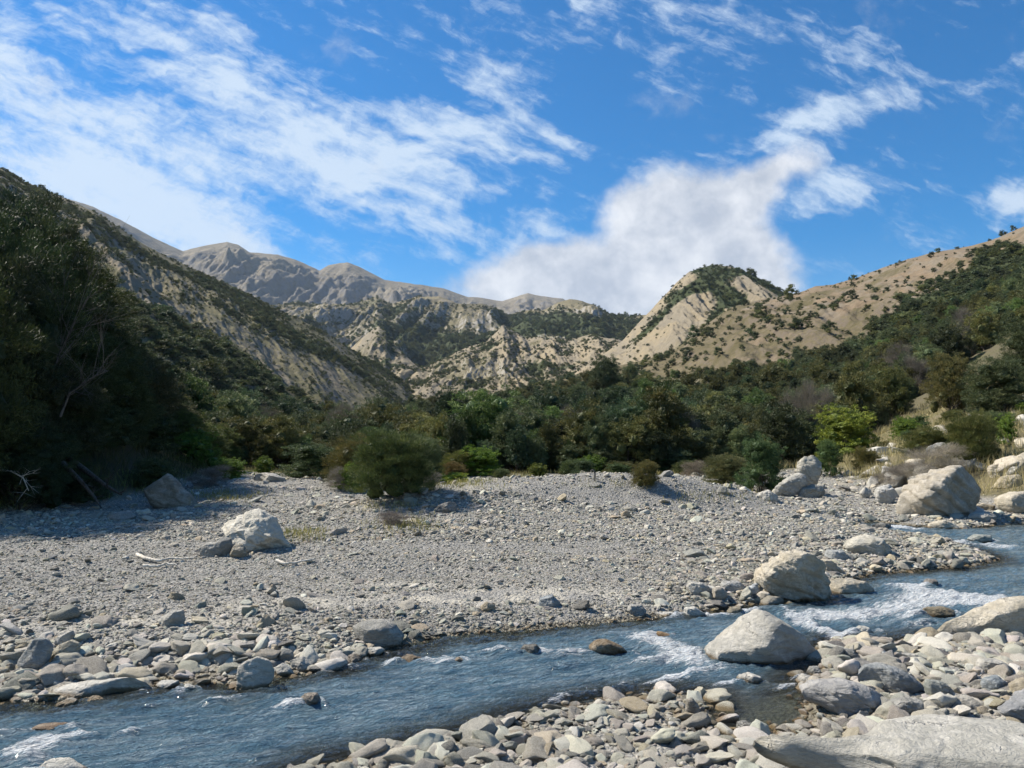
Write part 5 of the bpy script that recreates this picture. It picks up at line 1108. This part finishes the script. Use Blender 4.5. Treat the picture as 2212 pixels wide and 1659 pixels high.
branches('fallen_trunk', [W(148, 990, 21.6), W(190, 1020, 21.0), W(230, 1050, 20.4), W(262, 1068, 20.0)], .09, 'dark fallen trunk leaning down the left bank, right of a pair', 'fallen trunk', 4, M_BARK, .2, 4)
branches('bare_branch', [W(-10, 1014, 18.6), W(25, 1018, 18.5), W(50, 1032, 18.4), W(62, 1060, 18.3)], .025, 'pale curved branch drooping at the left edge', 'dead branch', 8, M_DRIFT, .5, 5)
def stick(pts, r_, label, seed):
    P = []
    for (xd, yd) in pts:
        x0, y0, z0 = hit(xd, yd); P.append((x0, y0, z0 + .05))
    P = np.array(P); fine = []
    for i in range(len(P) - 1):
        for t in np.linspace(0, 1, 5)[:-1]: fine.append(P[i] + (P[i + 1] - P[i]) * t)
    fine.append(P[-1]); fine = np.array(fine); fine[:, 2] += .02 * pn(np.arange(len(fine)) * .6 + seed, np.zeros(len(fine)))
    V, F = tube(fine, r_, r_ * .4, 6); c = fine[0].copy(); o = obj('driftwood', mesh('driftwood', V - c, F, [M_DRIFT], True), c)
    tag(o, label, 'driftwood', 'bleached driftwood on the flat')
stick([(296, 1204), (310, 1212), (345, 1219), (365, 1214), (395, 1213), (420, 1213)], .032, 'long bleached stick left of the grey humped boulder, upper of two', 1)
stick([(310, 1230), (340, 1230), (360, 1225), (382, 1228)], .028, 'bleached stick left of the grey humped boulder, lower of two', 2)
stick([(597, 1219), (615, 1224), (640, 1223), (678, 1215)], .03, 'bleached stick in front of the white pyramid boulder', 3)
x0, y0, z0 = hit(1284, 1042)
V_, F_ = merge([tube([(0, 0, -.1), (0.02, 0, .22), (0, 0, .27)], .028, .022), tube([(0, 0, .26), (-.05, 0, .31), (-.11, 0, .28)], .022, .015)])
tag(obj('stump', mesh('stump', V_, F_, [M_DEAD], True), (x0, y0, z0)), 'short bleached stump at the forest edge above the gravel mound', 'stump')

# dry grass ---------------------------------------------------------------------
def grass(name, n_, label, lo, hi, sel, hmin, hmax, tint, seed, cols=M_GRASS):
    r = np.random.RandomState(seed); Y = np.exp(r.uniform(math.log(lo), math.log(hi), n_)); u_ = r.uniform(-.9, .95, n_); X = u_ * Y
    Z = ground_z(X, Y); dx, dy = to_d(X, Y, Z); k_ = sel(dx, dy, X, Y, r); X, Y, Z = X[k_], Y[k_], Z[k_]
    q = np.repeat(np.arange(len(X)), 9); m = len(q); sp = .10 + .004 * Y[q]
    C = np.stack([X[q] + r.normal(0, 1, m) * sp, Y[q] + r.normal(0, 1, m) * sp, Z[q]], 1)
    h = r.uniform(hmin, hmax, m); D_ = np.stack([r.normal(0, .33, m), r.normal(0, .33, m), np.ones(m)], 1)
    B = C + D_ * (h * .45)[:, None]
    V, F, kk = leaves(B, D_, h, np.full(m, .012) + .0006 * Y[q], r, False)
    lv = np.clip(np.repeat(r.uniform(.1, .8, len(X)), 9) + r.normal(0, .2, m), 0, 1)
    o = obj(name, mesh(name, V, F, [cols], False, {'leafv': np.repeat(lv, kk)})); o.color = (*tint, 1); tag(o, label, 'grass', kind='stuff')
grass('dry_grass', 26000, 'dry yellow grass covering the right bank', 18, 75, lambda dx, dy, X, Y, r: (gsample(GRASS, X, Y) > .3) & (dx > 1540) & (fbm(X * .4, Y * .4) > -.25), .22, .62, (1, 1, 1), 1)
grass('grass_at_wood_edge', 9000, 'brown grass strip between the gravel and the forest', 33, 62, lambda dx, dy, X, Y, r: (dx > 480) & (dx < 1600) & (dy > 985) & (gsample(GRASS, X, Y) > .25), .12, .35, (.72, .74, .55), 2)
grass('left_bank_grass', 5000, 'green grass at the foot of the dark left bank', 17, 34, lambda dx, dy, X, Y, r: (dx < 480) & (gsample(GRASS, X, Y) > .1) & (dy > 1020), .10, .35, (.45, .62, .4), 3)
grass('left_bank_undergrowth', 16000, 'dark tangled undergrowth on the slope of the left bank', 17, 50, lambda dx, dy, X, Y, r: (X / Y < -.33) & (gsample(WOOD, X, Y) > .05), .2, .75, (.75, .72, .55), 7, M_FOL)
bl = [(880, 1162 - 25, 50, 12), (655, 1160, 45, 9), (1000, 1052, 50, 8), (1545, 1075, 70, 12), (480, 1075, 60, 10), (1310, 1052, 80, 8), (860, 1095, 40, 12)]
grass('grass_tufts', 60000, 'thin grass tufts between the stones of the far flat', 14, 40, lambda dx, dy, X, Y, r: r.rand(len(dx)) < .5 * blobD(dx, dy, [(a, b, c, d, 0, 1) for a, b, c, d in bl]), .06, .22, (.7, .75, .5), 4)

# ------------------------------------------------------------------ water
def mat_water():
    m, n = newmat('river_water')
    g = n.add('ShaderNodeNewGeometry'); pos = g.outputs['Position']
    fl = n.mapping(n.mapping(pos, rot=(0, 0, R(-24))), scale=(.5, 1.7, 1))
    w1 = n.noise(fl, 7.5, 6, .68, .6); w2 = n.noise(fl, 26, 4, .65, .4); w3 = n.noise(pos, 3.0, 4, .6)
    calm = attr(n, 'calm').outputs['Fac']
    hh = n.math('ADD', n.math('MULTIPLY', w1, 1.0), n.math('MULTIPLY', w2, .5))
    hh = n.math('MULTIPLY', hh, n.ramp(calm, 0, 1, 1.0, .22, False))
    bp = n.add('ShaderNodeBump', ins={'Height': hh, 'Strength': 1.0, 'Distance': .32})
    dep = attr(n, 'depth').outputs['Fac']
    foam = attr(n, 'foam').outputs['Fac']
    f1 = n.noise(n.mapping(fl, scale=(1, 1.6, 1)), 11, 7, 0.74, .93)
    f3 = n.noise(n.mapping(fl, scale=(1, 1.3, 1)), 30, 5, .7, .5)
    ff = n.ramp(n.math('ADD', n.math('MULTIPLY', foam, .36), n.math('ADD', n.math('MULTIPLY', f1, .7), n.math('MULTIPLY', f3, .4))), 0.74, .93)
    st = n.noise(n.mapping(fl, scale=(.7, 1.2, 1)), 6, 8, .75, .8)
    col = n.mix(n.ramp(w3, .35, .65), (.095, .185, .26), (.15, .26, .33))
    col = n.mix(n.math('MULTIPLY', n.ramp(st, .44, .66, 0, .95), n.ramp(calm, 0, 1, 1, .1, False)), col, (.34, .44, .50))
    col = n.mix(n.ramp(dep, .02, .20), (.20, .20, .16), col)
    body = n.add('ShaderNodeBsdfPrincipled', ins={'Base Color': col, 'Roughness': .06, 'IOR': 1.33, 'Normal': bp.outputs[0], 'Specular IOR Level': .6})
    tr = n.add('ShaderNodeBsdfTransparent', ins={'Color': (.72, .80, .78)}); gl = n.add('ShaderNodeBsdfGlossy', ins={'Color': (1, 1, 1), 'Roughness': .05, 'Normal': bp.outputs[0]})
    fr = n.add('ShaderNodeFresnel', ins={'IOR': 1.33, 'Normal': bp.outputs[0]})
    clr = n.add('ShaderNodeMixShader', ins={0: fr.outputs[0], 1: tr.outputs[0], 2: gl.outputs[0]})
    mx = n.add('ShaderNodeMixShader', ins={0: n.ramp(dep, .02, .26, .10, .95), 1: clr.outputs[0], 2: body.outputs[0]})
    fo = n.add('ShaderNodeBsdfDiffuse', ins={'Color': n.mix(n.ramp(f3, .4, .6), (.62, .70, .76), (.93, .95, .96)), 'Normal': bp.outputs[0]})
    m2 = n.add('ShaderNodeMixShader', ins={0: ff, 1: mx.outputs[0], 2: fo.outputs[0]})
    n.add('ShaderNodeOutputMaterial', ins={0: m2.outputs[0]})
    return m
WU = np.linspace(-1.2, 1.2, 900); WY = np.exp(np.linspace(math.log(3.0), math.log(26), 640))
wu, wy = np.meshgrid(WU, WY); wx = wu * wy
wsd = gsample(SD, wx, wy); wg = gsample(GZ, wx, wy); wz = WSL * wy
FOAM = np.zeros_like(wx); dxw, dyw = to_d(wx, wy, wz)
FOAM = blobD(dxw, dyw, [(1450, 1405, 80, 22, 20, .85), (1400, 1432, 70, 10, -8, .6), (1500, 1425, 40, 18, 10, .6), (1390, 1385, 90, 7, 5, .4), (1900, 1322, 160, 16, -6, 1.0), (2040, 1300, 130, 14, 4, 1.0), (2000, 1282, 60, 8, 10, .9), (1800, 1335, 90, 12, 5, .7),
        (1735, 1352, 45, 10, 20, 1.0), (1790, 1372, 50, 8, 12, .8), (1985, 1352, 60, 8, -10, .8), (2120, 1300, 80, 10, 5, .9), (1940, 1268, 70, 5, 0, .8), (70, 1625, 90, 14, -12, 1.1), (150, 1602, 90, 9, -5, 1.0), (30, 1650, 70, 14, 0, 1.1), (280, 1590, 35, 7, -15, .8),
        (175, 1570, 60, 6, -15, .7), (1080, 1410, 70, 4, 0, .7), (1200, 1408, 60, 4, -5, .7), (720, 1452, 60, 6, -12, .7), (940, 1432, 70, 5, -8, .8), (640, 1505, 50, 6, -20, .5), (2130, 1180, 90, 4, 3, .9), (1950, 1143, 50, 3, 3, .9), (1190, 1525, 50, 7, -20, .6),
        (1300, 1440, 120, 10, -5, .25), (1180, 1500, 120, 10, -15, .35), (560, 1600, 120, 14, -25, .25), (930, 1500, 200, 30, -10, .15), (600, 1540, 100, 10, -15, .3), (1480, 1470, 80, 10, 0, .35)])
for (ol, lab, grp, tnt, kw) in BL:
    if grp == G4 or 'largest in midstream' in lab or 'upright rounded' in lab or 'rusty wet foot' in lab:
        xs_ = [p[0] for p in ol]; ys_ = [p[1] for p in ol]; wd_ = max(xs_) - min(xs_)
        FOAM += blobD(dxw, dyw, [(min(xs_) - .30 * wd_, max(ys_) + 2, .55 * wd_ + 8, 4.5, -10, .85), (max(xs_) + 2, max(ys_) - 4, 10 + .1 * wd_, 4, 15, .6)])
FOAM = FOAM * sstep(.02, -.1, wsd) + .48 * fbm(wx * .8 + wy * .5, wy * 2.0 - wx, o=4) + .09
pool = np.clip(blobD(dxw, dyw, [(1640, 1530, 150, 45, 10, 1.3), (1450, 1580, 200, 40, 0, 1.0), (1740, 1450, 60, 20, 0, .8), (1000, 1640, 250, 25, 0, .8), (2100, 1395, 100, 12, 0, .6), (2100, 1230, 160, 22, 0, .45), (1620, 1275, 80, 15, 0, .6)]), 0, 1)
pool = np.maximum(pool, sstep(-.15, .05, wsd))
fx, fy = wx * .91 + wy * .41, -wx * .41 + wy * .91
wav = .07 * fbm(fx * .9, fy * 2.6, o=5, g=.6) +   .055 * ridged(fx * 2.0, fy * 6.0, o=4, g=.6) - .03 + np.clip(FOAM, 0, 1) * (.09 * fbm(fx * 3.0, fy * 5.0, o=4) + .05)
wz = wz + wav * (1 - pool * .85)
depth = np.clip(wz - wg, 0, 1)
me_faces = gridfaces(len(WY), len(WU)); fs = wsd.ravel()[me_faces].min(1)
kf = fs < np.where(wy.ravel()[me_faces[:, 0]] < 9.5, 2.6, .5)
used = np.unique(me_faces[kf]); mp = -np.ones(wx.size, int); mp[used] = np.arange(len(used))
me = mesh('river', np.stack([wx.ravel(), wy.ravel(), wz.ravel()], 1)[used], mp[me_faces[kf]], [mat_water()], True,
          {'foam': FOAM.ravel()[used], 'depth': depth.ravel()[used], 'calm': pool.ravel()[used]})
tag(obj('river', me), 'shallow blue river with white rapids running from right to lower left', kind='structure')

# ------------------------------------------------------------------ air
HAZE = True
if HAZE:
    m, n = newmat('haze_air')
    pv = n.add('ShaderNodeVolumePrincipled', ins={'Color': (.62, .76, .95), 'Density': 3.2e-5, 'Anisotropy': .2})
    n.add('ShaderNodeOutputMaterial', ins={1: pv.outputs[0]})
    a, b, c, d, e, f = -14500, 14500, -9500, 16500, -60, 1750
    V = np.array([(x, y, z) for x in (a, b) for y in (c, d) for z in (e, f)], float)
    F = np.array([(0, 1, 3, 2), (4, 6, 7, 5), (0, 4, 5, 1), (2, 3, 7, 6), (0, 2, 6, 4), (1, 5, 7, 3)])
    tag(obj('haze', mesh('haze', V, F, [m], False)), 'thin blue air haze filling the valley', 'haze', kind='stuff')
